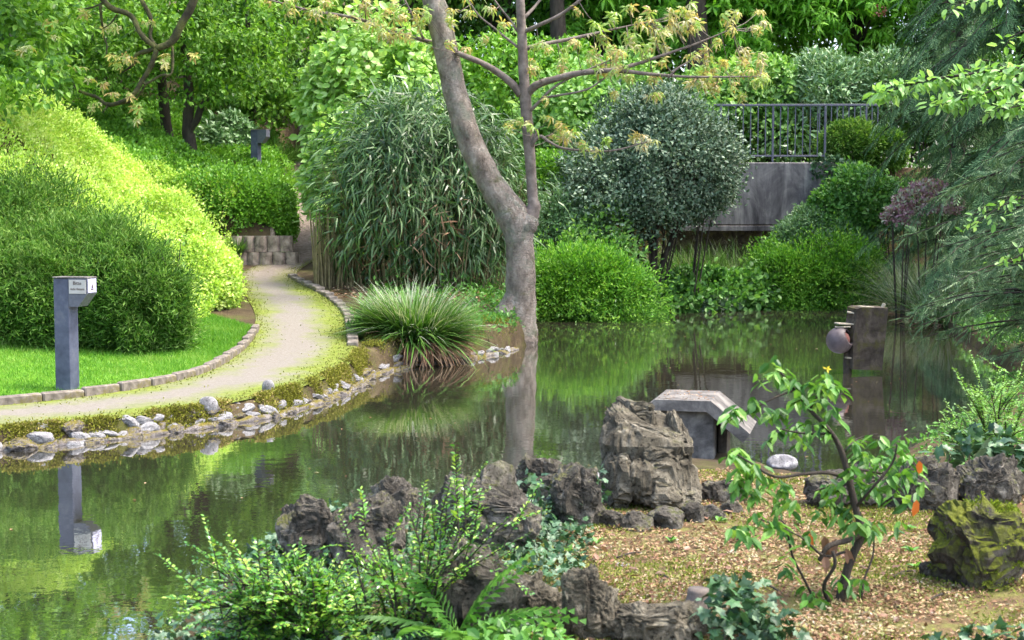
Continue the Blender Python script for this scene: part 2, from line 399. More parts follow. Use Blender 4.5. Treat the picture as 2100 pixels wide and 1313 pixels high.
M_sedge = leafmat('sedge_blade', [(.02, .065, .010), (.045, .13, .016), (.09, .22, .025), (.15, .28, .06)], .3, .55, .25, clump=.2)
M_pale = leafmat('pale_grass_blade', [(.20, .26, .14), (.32, .37, .25), (.44, .47, .36)], .3, .6, .3, clump=.2)
M_dead = leafmat('dead_blade', [(.12, .065, .035), (.24, .13, .075), (.36, .22, .14), (.44, .32, .20)], .2, .7, .2, clump=.1)
M_lush = leafmat('lush_leaf', [(.03, .11, .015), (.07, .20, .03), (.12, .30, .05), (.20, .40, .10)], .4, clump=.3, cscale=2, gain=1.0)
M_purple = leafmat('purple_leaf', [(.12, .06, .07), (.20, .11, .13), (.28, .19, .21), (.22, .26, .16)], .3, clump=.2, gain=1.5)
M_pink = leafmat('pink_blossom', [(.45, .10, .11), (.6, .18, .18), (.65, .3, .27)], .3, clump=0)
M_yellow = leafmat('yellow_blossom', [(.75, .55, .03), (.8, .66, .08)], .3, clump=0)
M_litter = leafmat('bud_scale', [(.05, .032, .022), (.17, .085, .05), (.29, .17, .10), (.40, .29, .17), (.19, .21, .06), (.50, .41, .31)], .1, .85, .15, clump=.3, cscale=2.5)
M_moss = leafmat('moss_tuft', [(.09, .07, .03), (.14, .15, .02), (.21, .22, .03), (.33, .25, .11)], .2, .9, .1, clump=.5, cscale=3)
M_mossy = leafmat('green_moss_tuft', [(.05, .08, .01), (.11, .16, .015), (.19, .25, .02), (.28, .34, .05)], .2, .9, .1, clump=.5, cscale=4)
M_bark = solid('dark_bark', [(.3, (.018, .014, .010)), (.55, (.05, .04, .03)), (.75, (.09, .075, .055))], 6, .9, .8, 14, .04, stretch=(1, 1, .3))
M_mossbark = solid('mossy_bark', [(.35, (.02, .016, .010)), (.5, (.05, .05, .018)), (.7, (.12, .13, .03))], 5, .9, .8, 20, .03)
M_twig = solid('pale_twig', [(.3, (.10, .085, .07)), (.7, (.26, .22, .18))], 9, .8, .3, 30, .01)
M_cane = solid('bamboo_cane', [(.3, (.10, .085, .04)), (.7, (.28, .23, .12))], 9, .6, .2, 30, .01)

def trunkmat():
    m, t, b = base_mat('grey_bark')
    v = coords(t, (1, 1, .55))
    c = ramp(t, noise_(t, 7, 8, .7, v), [(.30, (.10, .08, .062)), (.48, (.29, .24, .195)), (.66, (.50, .44, .37))])
    lich = N_map(t, noise_(t, 3.2, 7, .72, coords(t), .4), .52, .62); c = mix(t, mth(t, 'MULTIPLY', lich, .65), c, (.23, .25, .19))
    mo = N_map(t, noise_(t, 5, 6, .7), .56, .66); c = mix(t, mth(t, 'MULTIPLY', mo, .5), c, (.10, .12, .03))
    t.links.new(c, b.inputs['Base Color']); b.inputs['Roughness'].default_value = .9; b.inputs['Specular IOR Level'].default_value = .2
    vo = N_(t, 'ShaderNodeTexVoronoi', Scale=9.0, feature='DISTANCE_TO_EDGE'); mp = coords(t, (1.6, 1.6, 1.0)); va = t.nodes.new('ShaderNodeVectorMath'); nn = N_(t, 'ShaderNodeTexNoise', Scale=5.0, Detail=4.0); t.links.new(mp, nn.inputs['Vector']); t.links.new(mp, va.inputs[0]); t.links.new(nn.outputs['Color'], va.inputs[1]); t.links.new(va.outputs[0], vo.inputs['Vector'])
    cr = N_map(t, vo.outputs['Distance'], 0.0, .09)
    h = mth(t, 'ADD', mth(t, 'MULTIPLY', cr, .6), mth(t, 'ADD', noise_(t, 16, 8, .75, coords(t, (1, 1, 2.2))), noise_(t, 60, 4, .6))); bump(t, b, h, 1.0, .03); return m
M_trunk = trunkmat()
M_limb = solid('smooth_limb_bark', [(.3, (.07, .055, .045)), (.6, (.19, .155, .13)), (.8, (.27, .24, .20))], 9, .85, .4, 25, .015)
def concrete(name, dark, mid, light, streak=True, moss=None):
    m, t, b = base_mat(name)
    v = coords(t, (1.0, 1.0, .16)) if streak else coords(t)
    c = ramp(t, noise_(t, 3.6 if streak else 6, 8, .66, v, .5), [(.36, dark), (.5, mid), (.66, light)])
    c = mix(t, .5 if streak else .22, c, ramp(t, noise_(t, 1.3 if streak else 14, 9, .72, coords(t, (1, 1, .6)), .8), [(.36, dark), (.5, mid), (.66, light)]))
    if moss: c = mix(t, mth(t, 'MULTIPLY', N_map(t, noise_(t, 7, 7, .7), .5, .62), .8), c, moss)
    t.links.new(c, b.inputs['Base Color']); b.inputs['Roughness'].default_value = .9; b.inputs['Specular IOR Level'].default_value = .25
    bump(t, b, noise_(t, 40, 7, .7), .35, .01); return m
M_wall = concrete('streaked_concrete', (.03, .028, .03), (.14, .13, .13), (.40, .38, .34))
M_slab = concrete('weathered_concrete', (.045, .042, .038), (.12, .11, .10), (.25, .23, .20), False)
M_dslab = concrete('dark_and_shaded_concrete', (.018, .014, .010), (.055, .044, .033), (.13, .105, .08), False, (.065, .06, .015))  # own dark mossy concrete in the pond; shade tone on footing and side post
M_block = concrete('palisade_concrete', (.08, .065, .055), (.27, .22, .185), (.44, .37, .32), False)
M_kerb = concrete('kerb_concrete', (.07, .06, .05), (.17, .145, .12), (.30, .26, .22), False, (.12, .10, .03))
M_post = solid('slate_blue_paint', [(.3, (.035, .04, .065)), (.55, (.07, .08, .118)), (.72, (.12, .125, .15))], 7, .6, .25, 150, .003, .4)
M_head = solid('slate_grey_paint', [(.3, (.07, .075, .095)), (.7, (.11, .115, .14))], 30, .5, .25, 150, .003, .4)
M_rail = solid('grey_steel', [(.3, (.07, .075, .10)), (.7, (.13, .135, .17))], 10, .5, .1, 60, .003)
M_plate = solid('pale_sign', [(.3, (.36, .34, .31)), (.7, (.45, .43, .40))], 12, .5, 0)
M_ink = plain('dark_ink', (.06, .035, .03), .7, .2)
M_stick = solid('faded_sticker', [(.4, (.38, .38, .52)), (.6, (.55, .54, .66))], 40, .5, 0)
M_ball = solid('brown_ceramic', [(.3, (.05, .038, .04)), (.7, (.10, .078, .08))], 14, .55, .2, 60, .006, .4)
M_ballin = plain('clay_red', (.16, .07, .06), .8, .2)
M_board = solid('weathered_board', [(.3, (.22, .19, .13)), (.7, (.45, .40, .30))], 12, .85, .3, 40, .01, stretch=(1, 6, 6))
M_white = plain('white_paint', (.75, .75, .76), .5)
M_rock = rockmat('dark_tuff', (.026, .023, .018), (.11, .098, .078), (.28, .255, .21), (.12, .13, .03), .5, .45, 6, 1.0)
M_boulder = rockmat('buff_boulder', (.035, .03, .021), (.135, .118, .084), (.29, .26, .195), (.12, .12, .04), .75, .3, 6, 1.0)
M_mossrock = rockmat('moss_covered_rock', (.022, .02, .016), (.07, .06, .05), (.17, .15, .14), (.15, .17, .02), .0, .9, 4, .9)
M_grey = rockmat('grey_stone', (.07, .068, .068), (.20, .195, .195), (.38, .37, .365), None, 0, 0, 9, .35)
M_greym = rockmat('mossy_grey_stone', (.05, .045, .04), (.17, .15, .14), (.34, .31, .29), (.17, .14, .02), .45, .7, 8, .6)

def watermat():
    m, t, b = base_mat('pond_water')
    b.inputs['Base Color'].default_value = (.034, .031, .021, 1); b.inputs['Roughness'].default_value = .012
    b.inputs['IOR'].default_value = 14.0; b.inputs['Specular IOR Level'].default_value = .5
    h = mth(t, 'ADD', noise_(t, 2.0, 3, .5), mth(t, 'MULTIPLY', noise_(t, 9, 3, .5), .35))
    bump(t, b, h, .075, .02); return m
M_water = watermat()
def groundmat():
    m, t, b = base_mat('earth')
    c = ramp(t, noise_(t, 3, 8, .7), [(.3, (.035, .025, .016)), (.5, (.075, .055, .033)), (.7, (.12, .095, .05))])
    c = mix(t, mth(t, 'MULTIPLY', N_map(t, noise_(t, 2.2, 6, .7), .48, .62), .6), c, (.085, .10, .02))
    t.links.new(c, b.inputs['Base Color']); b.inputs['Roughness'].default_value = .95; b.inputs['Specular IOR Level'].default_value = .1
    bump(t, b, noise_(t, 25, 8, .75), .8, .04); return m
M_earth = groundmat()
def pathmat():
    m, t, b = base_mat('trodden_path')
    uv = t.nodes.new('ShaderNodeUVMap'); s = t.nodes.new('ShaderNodeSeparateXYZ'); t.links.new(uv.outputs[0], s.inputs[0])
    e = mth(t, 'ABSOLUTE', mth(t, 'SUBTRACT', s.outputs[0], .42))
    e = mth(t, 'ADD', e, mth(t, 'MULTIPLY_ADD', noise_(t, 1.6, 6, .7), .9, -.45))
    grit = ramp(t, noise_(t, 30, 6, .75), [(.3, (.145, .13, .108)), (.6, (.20, .182, .155)), (.85, (.27, .255, .225))])
    moss = ramp(t, noise_(t, 14, 7, .75), [(.3, (.08, .11, .02)), (.5, (.14, .175, .03)), (.72, (.21, .225, .07))])
    c = mix(t, N_map(t, e, .08, .38), grit, moss)
    far = N_map(t, s.outputs[1], .60, .72); c = mix(t, far, c, ramp(t, noise_(t, 12, 8, .8, coords(t, (1, 2.5, 1))), [(.35, (.06, .045, .035)), (.55, (.22, .18, .15)), (.75, (.40, .35, .31))]))
    t.links.new(c, b.inputs['Base Color']); b.inputs['Roughness'].default_value = .95; b.inputs['Specular IOR Level'].default_value = .1
    bump(t, b, noise_(t, 40, 8, .75), .6, .02); return m
M_path = pathmat()
M_lawn = solid('turf', [(.3, (.05, .13, .01)), (.55, (.09, .22, .015)), (.75, (.15, .25, .03))], 3, .95, .6, 60, .03, .1)
M_litg = solid('mossy_litter_ground', [(.25, (.05, .035, .022)), (.45, (.15, .10, .055)), (.6, (.15, .15, .045)), (.8, (.30, .22, .13))], 9, .95, .8, 50, .03, .1)

# ------------------------------------------------------------------ ground, water, path
def grid_axis(segs):
    return np.unique(np.round(np.concatenate([np.arange(a, b, st) for a, b, st in segs]), 4))
gx = grid_axis([(-90, -20, 7), (-20, -9, .5), (-9, 9.5, .085), (9.5, 20, .5), (20, 97, 7)])
gy = grid_axis([(-40, 0, 4), (0, 3, .5), (3, 34, .085), (34, 50, 1), (50, 140, 9)])
X, Y = np.meshgrid(gx, gy)
Z = np.vstack([terrain(X[i:i + 40].ravel(), Y[i:i + 40].ravel()).reshape(-1, len(gx)) for i in range(0, len(gy), 40)])
V = np.c_[X.ravel(), Y.ravel(), Z.ravel()]
V[:, 2] += .012 * np.sin(V[:, 0] * 5.1 + 1.3 * np.sin(V[:, 1] * 3.7)) * np.sin(V[:, 1] * 4.3) * (pond_sd(V[:, 0], V[:, 1]) < 0)
i = (np.arange(len(gy) - 1)[:, None] * len(gx) + np.arange(len(gx) - 1)[None]).ravel()
tag(link('ground', newmesh('ground', V, [np.c_[i, i + 1, i + 1 + len(gx), i + len(gx)]], True), M_earth), kind='structure')
wv = np.array([(-15, .5, 0), (12, .5, 0), (12, 31, 0), (-15, 31, 0)], float)
tag(link('water', newmesh('water', wv, [np.array([[0, 1, 2, 3]])]), M_water), kind='structure')

def resample(P, n):
    P = np.array(P, float); s = np.r_[0, np.cumsum(np.linalg.norm(np.diff(P, axis=0), axis=1))]
    t = np.linspace(0, s[-1], n); return np.c_[[np.interp(t, s, P[:, k]) for k in range(P.shape[1])]].T
def smooth_line(P, n, it=None):
    Q = resample(P, n); it = it if it is not None else max(1, n // 14)
    for _ in range(it): Q[1:-1] = .25 * Q[:-2] + .5 * Q[1:-1] + .25 * Q[2:]
    return Q
def ribbon(name, Lp, Rp, n, m, lift, mat):
    a = Lp[:, None, :2]; b = Rp[:, None, :2]; u = np.linspace(0, 1, m)[None, :, None]
    P = (a * (1 - u) + b * u).reshape(-1, 2); z = terrain(P[:, 0], P[:, 1]) + lift
    uv = np.c_[np.tile(np.linspace(0, 1, m), n), np.repeat(np.linspace(0, 1, n), m)]
    k = (np.arange(n - 1)[:, None] * m + np.arange(m - 1)[None]).ravel()
    return link(name, newmesh(name, np.c_[P, z], [np.c_[k, k + 1, k + 1 + m, k + m]], True, uv), mat)
KERB = smooth_line([(-11.5, 11.2, 0)] + [on_ground(x, y) for x, y in ((0, 836), (200, 813), (350, 788), (430, 762), (500, 716), (527, 676))], 90)
PLEFT = smooth_line([tuple(p) for p in KERB[::6]] + [on_ground(x, y) for x, y in ((528, 650), (497, 600), (490, 560), (545, 532), (597, 523))] + [(-4.32, 27.5, 0), (-4.75, 29.5, 0), (-5.25, 32, 0), (-5.5, 34, 0)], 160)
PRIGHT = smooth_line([(-10.5, 9.3, 0), (-5.5, 10.99, 0), (-4.12, 11.53, 0), (-3.33, 12.13, 0), (-2.77, 12.77, 0), (-2.32, 13.4, 0), (-2.03, 14.42, 0), (-1.84, 15.6, 0), (-1.82, 16.9, 0)] +
                     [on_ground(x, y) for x, y in ((722, 690), (716, 645), (660, 603), (596, 572), (625, 545), (665, 525))] + [(-3.35, 27.5, 0), (-3.7, 29.5, 0), (-4.3, 32, 0), (-4.6, 34, 0)], 160)
tag(ribbon('path', PLEFT, PRIGHT, 160, 26, .014, M_path), kind='structure')
FOOT = smooth_line([(-12.5, 15.8, 0), (-6.0, 17.0, 0), (-4.5, 18.2, 0), (-4.15, 19.6, 0)], 90)
tag(ribbon('lawn', FOOT, KERB, 90, 40, .016, M_lawn), kind='structure')

r = np.random.default_rng(3)
def on_ribbon(Lp, Rp, n, r, bias=None):
    i = r.random(n) * (len(Lp) - 1); k = i.astype(int); f = (i - k)[:, None]; u = (r.random(n) if bias is None else bias(r, n))[:, None]
    a = Lp[k] * (1 - f) + Lp[k + 1] * f; b = Rp[k] * (1 - f) + Rp[k + 1] * f
    P = (a * (1 - u) + b * u)[:, :2]; return np.c_[P, terrain(P[:, 0], P[:, 1])]
lv = Leaves()
P = on_ribbon(FOOT, KERB, 120000, r); P = P[P[:, 0] > -8.5]
n = len(P); lv.add(blade(2, .35), P, rdir(n, r) * .55 + A(0, 0, 1), rdir(n, r) + A(0, 0, .3), r.uniform(.035, .085, n), .007)
tag(lv.build('lawn_grass', M_grass), kind='stuff')
# moss and short grass along both edges of the path
lv = Leaves(); P = on_ribbon(PLEFT[:118], PRIGHT[:118], 12000, r, lambda r, n: np.where(r.random(n) < .35, r.beta(1, 14, n), 1 - r.beta(1, 10, n)))
n = len(P); lv.add(QUAD, P + A(0, 0, .012), rdir(n, r) + A(0, 0, .5), rdir(n, r) + A(0, 0, 1), r.uniform(.012, .035, n), .014)
tag(lv.build('path_moss', leafmat('path_moss_tuft', [(.08, .10, .02), (.14, .16, .03), (.19, .20, .05), (.24, .23, .11)], .2, .9, .1, clump=.5, cscale=3)), kind='stuff')

# ------------------------------------------------------------------ kerb blocks
def block_run(pts, step, size, mat, name, label, cat, group, lift, gap=.012, seed=1, jit=.02):
    rr = random.Random(seed); L = np.linalg.norm(np.diff(pts[:, :2], axis=0), axis=1).sum(); n = int(L / step)
    Q = resample(pts[:, :2], n + 1); protos = []
    for k in range(n):
        c = (Q[k] + Q[k + 1]) / 2; dv = Q[k + 1] - Q[k]; a = math.atan2(dv[1], dv[0])
        if len(protos) < 4:
            o = MB().box((0, 0, 0), (np.linalg.norm(dv) - gap, size[0] * rr.uniform(.9, 1.1), size[1]), 0, .012).build(name, mat); protos.append(o)
        else:
            o = protos[rr.randrange(4)].copy(); COL.objects.link(o)
        o.location = (c[0], c[1], tz(c[0], c[1]) + lift + rr.uniform(-jit, jit) * .5); o.rotation_euler = (rr.uniform(-.04, .04), rr.uniform(-.02, .02), a + rr.uniform(-jit, jit) * 2)
        tag(o, label, cat, group)
block_run(KERB[KERB[:, 0] > -5.6], .42, (.085, .16), M_kerb, 'kerb_block', 'low grey brown kerb block between the lawn and the path', 'kerb block', 'kerb blocks along the lawn', .01)
block_run(smooth_line([on_ground(x, y) for x, y in ((724, 712), (722, 685), (715, 648), (690, 622), (660, 602), (625, 585), (597, 568))], 40), .30, (.14, .12), M_kerb, 'edging_brick', 'pale brick set along the bed beside the bamboo and sedge', 'edging brick', 'bricks edging the path by the bamboo', .012, .015, 4, .03)

# ------------------------------------------------------------------ rocks
import bmesh
_ico = {}
def ico(sub):
    if sub not in _ico:
        bm = bmesh.new(); bmesh.ops.create_icosphere(bm, subdivisions=sub, radius=1)
        _ico[sub] = (np.array([v.co[:] for v in bm.verts]), np.array([[v.index for v in f.verts] for f in bm.faces])); bm.free()
    return _ico[sub]
def rock_mesh(name, size, seed, rough=.12, sub=5, planes=9, square=.75, freq=1.6, crag=.1, strata=0, taper=0, lean=0):
    d, Fc = ico(sub); rr = np.random.default_rng(seed)
    V = np.sign(d) * np.abs(d) ** square
    V = V / np.maximum(1, np.abs(V).max(1, keepdims=True))
    for _ in range(planes):                       # broken faces
        n = rdir(1, rr)[0]; o = rr.uniform(.62, .92); V = V - n * np.maximum(0, V @ n - o)[:, None] * .97
    o = Vector(rr.uniform(-50, 50, 3)); sz = A(*size) / 2; out = np.empty(len(V)); s0 = sz / sz.mean()
    for i, v in enumerate(V):
        q = Vector(v * s0) * freq + o
        a = mnoise.fractal(q, .8, 2.1, 4)
        c = 0
        if crag:
            dd = mnoise.voronoi(q * 1.4 + Vector((0, 0, a * .5)))[0]; c = min((dd[1] - dd[0]) * 1.6, .45) - .3
            d3 = mnoise.voronoi(q * 4.3)[0]; c += -1.1 * max(0, .42 - d3[0]) + .35 * min(d3[1] - d3[0], .4)
            c += .35 * (mnoise.ridged_multi_fractal(q * 2.6, .7, 2.2, 4, 1.0, 2.0) - 1.0)
            if strata: c += .22 * (abs(((v[2] * s0[2] + .12 * a) * strata) % 1.0 - .5) - .25)
        out[i] = rough * a + crag * c
    V = V + d * out[:, None]
    if taper: V[:, :2] *= (1.05 - taper * sstep(-.2, 1.0, V[:, 2]))[:, None]; V[:, 1] += lean * np.maximum(0, V[:, 2] - .05); V[:, 2] += .22 * sstep(.2, -.7, V[:, 0]) * np.maximum(0, V[:, 2]) - .16 * sstep(.3, .9, V[:, 0]) * np.maximum(0, V[:, 2])
    V = V * sz; V[:, 2] += sz[2] * .86
    return newmesh(name, V, [Fc], sub < 5 and crag < .1)
def cluster_mesh(name, parts):
    Vs, Fs, n = [], [], 0
    for off, size, seed, kw in parts:
        me = rock_mesh('tmp', size, seed, **kw); v = np.empty(len(me.vertices) * 3, np.float32); me.vertices.foreach_get('co', v); v = v.reshape(-1, 3) + A(*off)
        f = np.empty(len(me.loops), np.int32); me.loops.foreach_get('vertex_index', f); Vs.append(v); Fs.append(f.reshape(-1, 3) + n); n += len(v); bpy.data.meshes.remove(me)
    return newmesh(name, np.vstack(Vs), [np.vstack(Fs)], False)
def rock(c, size, seed, mat, label, name='rock', cat='rock', group=None, rz=0, **kw):
    o = link(name, rock_mesh(name, size, seed, **kw), mat); o.location = tuple(c); o.rotation_euler.z = rz
    return tag(o, label, cat, group)
def rock_px(cx, by, wpx, hpx, seed, mat, label, dep=.8, dz=-.02, dy=0, **kw):
    g = on_ground(cx, by); g = A(g[0], g[1] + dy, tz(g[0], g[1] + dy)); m = mpp(g[1]); wd = wpx * m
    return rock(g + A(0, wd * dep * .4, dz), (wd, wd * dep, hpx * m * 1.1), seed, mat, label, **kw)

g = on_ground(1338, 1058); m_ = mpp(g[1]); K = dict(planes=8, square=.45, rough=.12, crag=.17, freq=1.7, sub=5)
bx = lambda x0, y0, x1, y1, dep, dy, sd, **kw: ((((x0 + x1) / 2 - 1338) * m_, dy, (1052 - y1) * m_), ((x1 - x0) * m_, dep, (y1 - y0) * m_ * 1.12), sd, {**K, **kw})
o = link('boulder', cluster_mesh('boulder', [bx(1236, 895, 1318, 1050, .40, .02, 11, strata=1.4), bx(1292, 920, 1445, 1048, .46, .0, 13, strata=1.5), bx(1250, 868, 1436, 985, .46, .14, 14, taper=.12, lean=.25), bx(1268, 848, 1370, 930, .34, .2, 15), bx(1318, 985, 1410, 1050, .36, -.06, 16), bx(1380, 880, 1440, 1040, .36, .1, 18, strata=1.2)]), M_boulder)
o.location = tuple(g + A(0, .25, .03)); tag(o, 'large squared buff boulder standing in front of the slab roofed shelter', 'boulder')
for args in (
    (640, 1165, 165, 175, 21, M_rock, 'craggy dark rock at the water, leftmost of the near rocks', .8),
    (745, 1175, 170, 180, 22, M_rock, 'pitted dark rock behind the arching honeysuckle sprigs', .8),
    (815, 1085, 130, 110, 23, M_rock, 'low grey tuff rock at the pond edge behind the shrub sprigs', .8),
    (985, 1135, 235, 190, 24, M_rock, 'broad mossy topped dark rock in the middle of the near bank', .7),
    (985, 1300, 230, 205, 25, M_rock, 'black shaded rock mound behind the fern', .8),
    (1105, 1040, 120, 110, 26, M_rock, 'rubbly rock with roots beside the pond, behind the ivy sprigs', .8),
    (1185, 1085, 120, 140, 27, M_rock, 'jagged grey brown rock against the left side of the squared boulder', .8),
    (1118, 1286, 132, 122, 28, M_boulder, 'flat faced mossy block at the edge of the leaf litter', .7),
    (1215, 1322, 142, 160, 29, M_boulder, 'knobbly grey rock right of the flat faced mossy block', .8),
    (1345, 1338, 225, 120, 30, M_boulder, 'low flat rock ledge at the bottom edge of the litter', .6),
    (1420, 1300, 120, 80, 31, M_boulder, 'low grey rock beside the small stump', .7),
    (1750, 1045, 190, 115, 32, M_rock, 'long dark bank rock behind the glossy leaved bush', .6),
    (1905, 1052, 190, 125, 33, M_rock, 'dark upright bank rock under the ivy, left of its neighbour', .6),
    (2040, 1052, 150, 130, 34, M_rock, 'dark cleft bank rock below the small leaved shrub', .6),
    (1480, 1035, 110, 62, 36, M_rock, 'flat brown rock between the boulder and the pond', .7),
    (2030, 1212, 225, 205, 37, M_mossrock, 'big moss covered rock at the right edge of the litter', .8),
    (1925, 1190, 75, 50, 38, M_rock, 'small dark rock at the foot of the moss covered rock', .8),
    (2090, 1110, 80, 60, 39, M_mossrock, 'mossy rock shoulder behind the moss covered rock', .8)):
    cx, by, wp, hp, sd, mt, lb, dp = args; g = on_ground(cx, by); m_ = mpp(g[1]); W_, H_, D2 = wp * m_, hp * m_ * 1.08, wp * m_ * dp; q_ = random.Random(sd); parts = []
    for k in range(4 if wp < 100 else 6 if wp < 170 else 8):
        f = 1.0 if k == 0 else q_.uniform(.38, .72); h2 = q_.uniform(.75, .95) if k == 0 else q_.uniform(.35, 1.0)
        ox = 0 if k == 0 else q_.uniform(-.5, .5) * (1.05 - f); oy = 0 if k == 0 else q_.uniform(-.5, .3) * (1.1 - f)
        parts.append(((ox * W_, oy * D2, -.02 + (0 if k == 0 else max(0, (1 - h2)) * H_ * q_.uniform(0, .5))), (f * W_ * (.85 if k == 0 else 1), f * D2, h2 * H_), sd * 20 + k, dict(planes=14, square=.5, rough=.17, crag=.19, freq=1.7, sub=5 if k < 4 and wp > 110 else 4)))
    o = link('rock', cluster_mesh('rock', parts), mt); o.location = tuple(g + A(0, D2 * .35, 0)); tag(o, lb, 'rock')
for k, (x, y, wd, hh) in enumerate(((1255, 1085, 60, 45), (1305, 1092, 70, 45), (1365, 1088, 75, 55), (1425, 1075, 55, 50), (1462, 1070, 60, 38), (1500, 1058, 55, 34))):
    rock_px(x, y, wd, hh, 60 + k, M_rock, 'small rubble stone packed under the squared boulder', .8, planes=9, rough=.16, crag=.12, name='rubble_stone', cat='stone', group='rubble stones under the boulder', sub=4)
for x, y, wd, hh, lb in ((1608, 962, 66, 32, 'pale rounded stone with a mossy cap at the waterline'), (1568, 950, 58, 28, 'white rounded stone beside the slab roofed shelter'), (1215, 962, 62, 30, 'pale flat stone left of the boulder, farther one'), (1205, 985, 60, 22, 'pale flat stone left of the boulder, nearer one')):
    rock_px(x, y, wd, hh, int(x), M_grey, lb, .8, planes=2, square=.95, rough=.05, crag=0, sub=4, name='stone', cat='stone')
for k, (x, y, wd) in enumerate(((1275, 1165, 48), (1455, 1167, 32), (1725, 1115, 40), (1843, 1108, 36), (1930, 1103, 34), (1640, 1112, 30), (1600, 1115, 26))):
    rock_px(x, y, wd, wd * .3, 80 + k, M_grey, 'smooth grey pebble lying in the leaf litter', .8, planes=1, square=.95, rough=.04, crag=0, sub=3, name='pebble', cat='pebble', group='pebbles in the litter')
g = on_ground(1432, 1290); m_ = mpp(g[1])
mb = MB().tube([g + A(-.03, 0, -.03), g + A(-.01, 0, .05), g + A(.0, 0, .11), g + A(.004, 0, .155)], [.1, .06, .042, .04], 12, 4, .25, 3)
tag(mb.build('stump', M_limb, smooth=True), 'small cut stump beside the ivy on the litter', 'stump')

# stones and moss along the left bank
BANK = resample(POND[2:13], 400)
bt = nrm(np.gradient(BANK, axis=0)); bn = np.c_[-bt[:, 1], bt[:, 0]]
cum = np.r_[0, np.cumsum(np.linalg.norm(np.diff(BANK, axis=0), axis=1))]
def bank_pt(s, off):
    i = int(np.clip(np.searchsorted(cum, s), 0, len(BANK) - 1)); return BANK[i] + bn[i] * off, math.atan2(bt[i, 1], bt[i, 0])
rr = random.Random(5)
protos = [rock_mesh('bank_stone', (1, .8, .75), 100 + k, rough=.14, sub=4, planes=7, square=.8, crag=.05) for k in range(5)] + [rock_mesh('bank_stone', (1, .8, .65), 120 + k, rough=.2, sub=4, planes=8, square=.7, crag=.14) for k in range(5)]
for k, me in enumerate(protos): me.materials.append(M_grey if k < 4 else M_greym)
s_ = .05
while s_ < cum[-1] - .3:
    wd = rr.uniform(.14, .29); q = rr.random()
    flat = s_ > 6.6
    for row in range(3):
        if row == 2 and rr.random() < .5: continue
        p, a = bank_pt(s_ + rr.uniform(-.04, .04), -.03 + row * .06 + rr.uniform(0, .04)); k = rr.choice((0, 1, 2, 3, 0, 1, 2, 3, 4, 5, 7, 9)) if row else rr.randrange(3, 10)
        o = bpy.data.objects.new('bank_stone', protos[k]); COL.objects.link(o); sz = wd * (1 if row == 0 else .85) * (1.25 if flat else 1)
        o.scale = (sz * rr.uniform(.85, 1.25), sz * rr.uniform(.7, 1.0), sz * (.45 if flat else rr.uniform(.45, .75)))
        o.location = (p[0], p[1], (-.06 + row * .075) + rr.uniform(-.02, .02)); o.rotation_euler = (rr.uniform(-.4, .4), rr.uniform(-.4, .4), a + rr.uniform(-.5, .5))
        if flat: tag(o, 'pale flat stone on the pond edge below the sedge and the leaning tree', 'stone', 'flat stones below the sedge')
        else: tag(o, ('rounded pale grey stone' if k < 4 else 'rough mossy grey stone') + ' among moss along the path side bank', 'stone', 'stones along the path side bank')
    s_ += wd * .62
for x, y, wd, hh, lb in ((424, 850, 42, 38, 'rounded grey stone standing proud of the bank, largest round one'), (549, 806, 26, 30, 'small upright pale stone on top of the mossy bank')):
    rock_px(x, y, wd, hh, int(x), M_grey, lb, .8, planes=1, square=.95, rough=.05, crag=0, sub=4, name='bank_stone', cat='stone')
pts = [A(*bank_pt(s, -.01)[0], .005) for s in np.linspace(0, cum[-1], 70)]
mb = MB().tube(pts, [.035 + .012 * math.sin(k * 1.7) for k in range(70)], 8, 3, .3, 2)
tag(mb.build('pond_edging', M_greym, smooth=True), kind='structure')
lv = Leaves(); r = np.random.default_rng(11); n = 75000
i = r.integers(0, 400, n); off = r.uniform(.0, .13, n) + .6 * r.random(n) * sstep(250, 330, i)
keep = (np.sin(i * .13) + np.sin(i * .31 + 2) + r.normal(size=n) * .6) > .0; i, off = i[keep], off[keep]; n = len(i)
P = BANK[i] + bn[i] * off[:, None] + r.normal(size=(n, 2)) * .02
P = np.c_[P, np.maximum(terrain(P[:, 0], P[:, 1]) + .008 + .02 * np.abs(np.sin(i * .5) * np.sin(off * 18)) + r.exponential(.008, n), .02 + .13 * sstep(0, .1, off))]
lv.add(QUAD, P, rdir(n, r) + A(0, 0, .6), rdir(n, r) + A(0, 0, 1), r.uniform(.014, .036, n), .014)
tag(lv.build('bank_moss', M_moss), kind='stuff')

# ------------------------------------------------------------------ leaf litter in the foreground
lv = Leaves(); lv2 = Leaves(); r = np.random.default_rng(17)
n = 110000; y = 4.7 + 4.2 * r.random(n) ** 1.25; x = r.uniform(-.2, 3.4, n); P = np.c_[x, y]
k = (pond_sd(x, y) > .12) & (x > -.05 + (y - 4.6) * .13) & (r.random(n) < .62 + .3 * (np.sin(x * 6.3 + 2 * np.sin(y * 4.1)) + np.sin(y * 8.7 + 1.7 * np.sin(x * 5)) + .6 * np.sin(x * 17 + y * 11))); P = P[k]; n = len(P); P = np.c_[P, terrain(P[:, 0], P[:, 1]) + .006]
P[:, 2] += .012 * np.abs(np.sin(P[:, 0] * 9 + 2 * np.sin(P[:, 1] * 7))) + .004 * r.random(n)
lv.add(QUAD, P, rdir(n, r) * A(1, 1, .35), rdir(n, r) * .7 + A(0, 0, 1), r.uniform(.012, .034, n), r.uniform(.006, .014, n))
tag(lv.build('leaf_litter', M_litter), kind='stuff')
n = 80000; y = 4.7 + 4.2 * r.random(n); x = r.uniform(-.2, 3.4, n); k = (pond_sd(x, y) > .1) & (np.sin(x * 4.1 + np.sin(y * 3)) + np.sin(y * 5.3) + np.sin(x * 9 + y * 4) * .6 + r.normal(size=n) * .6 > .55)
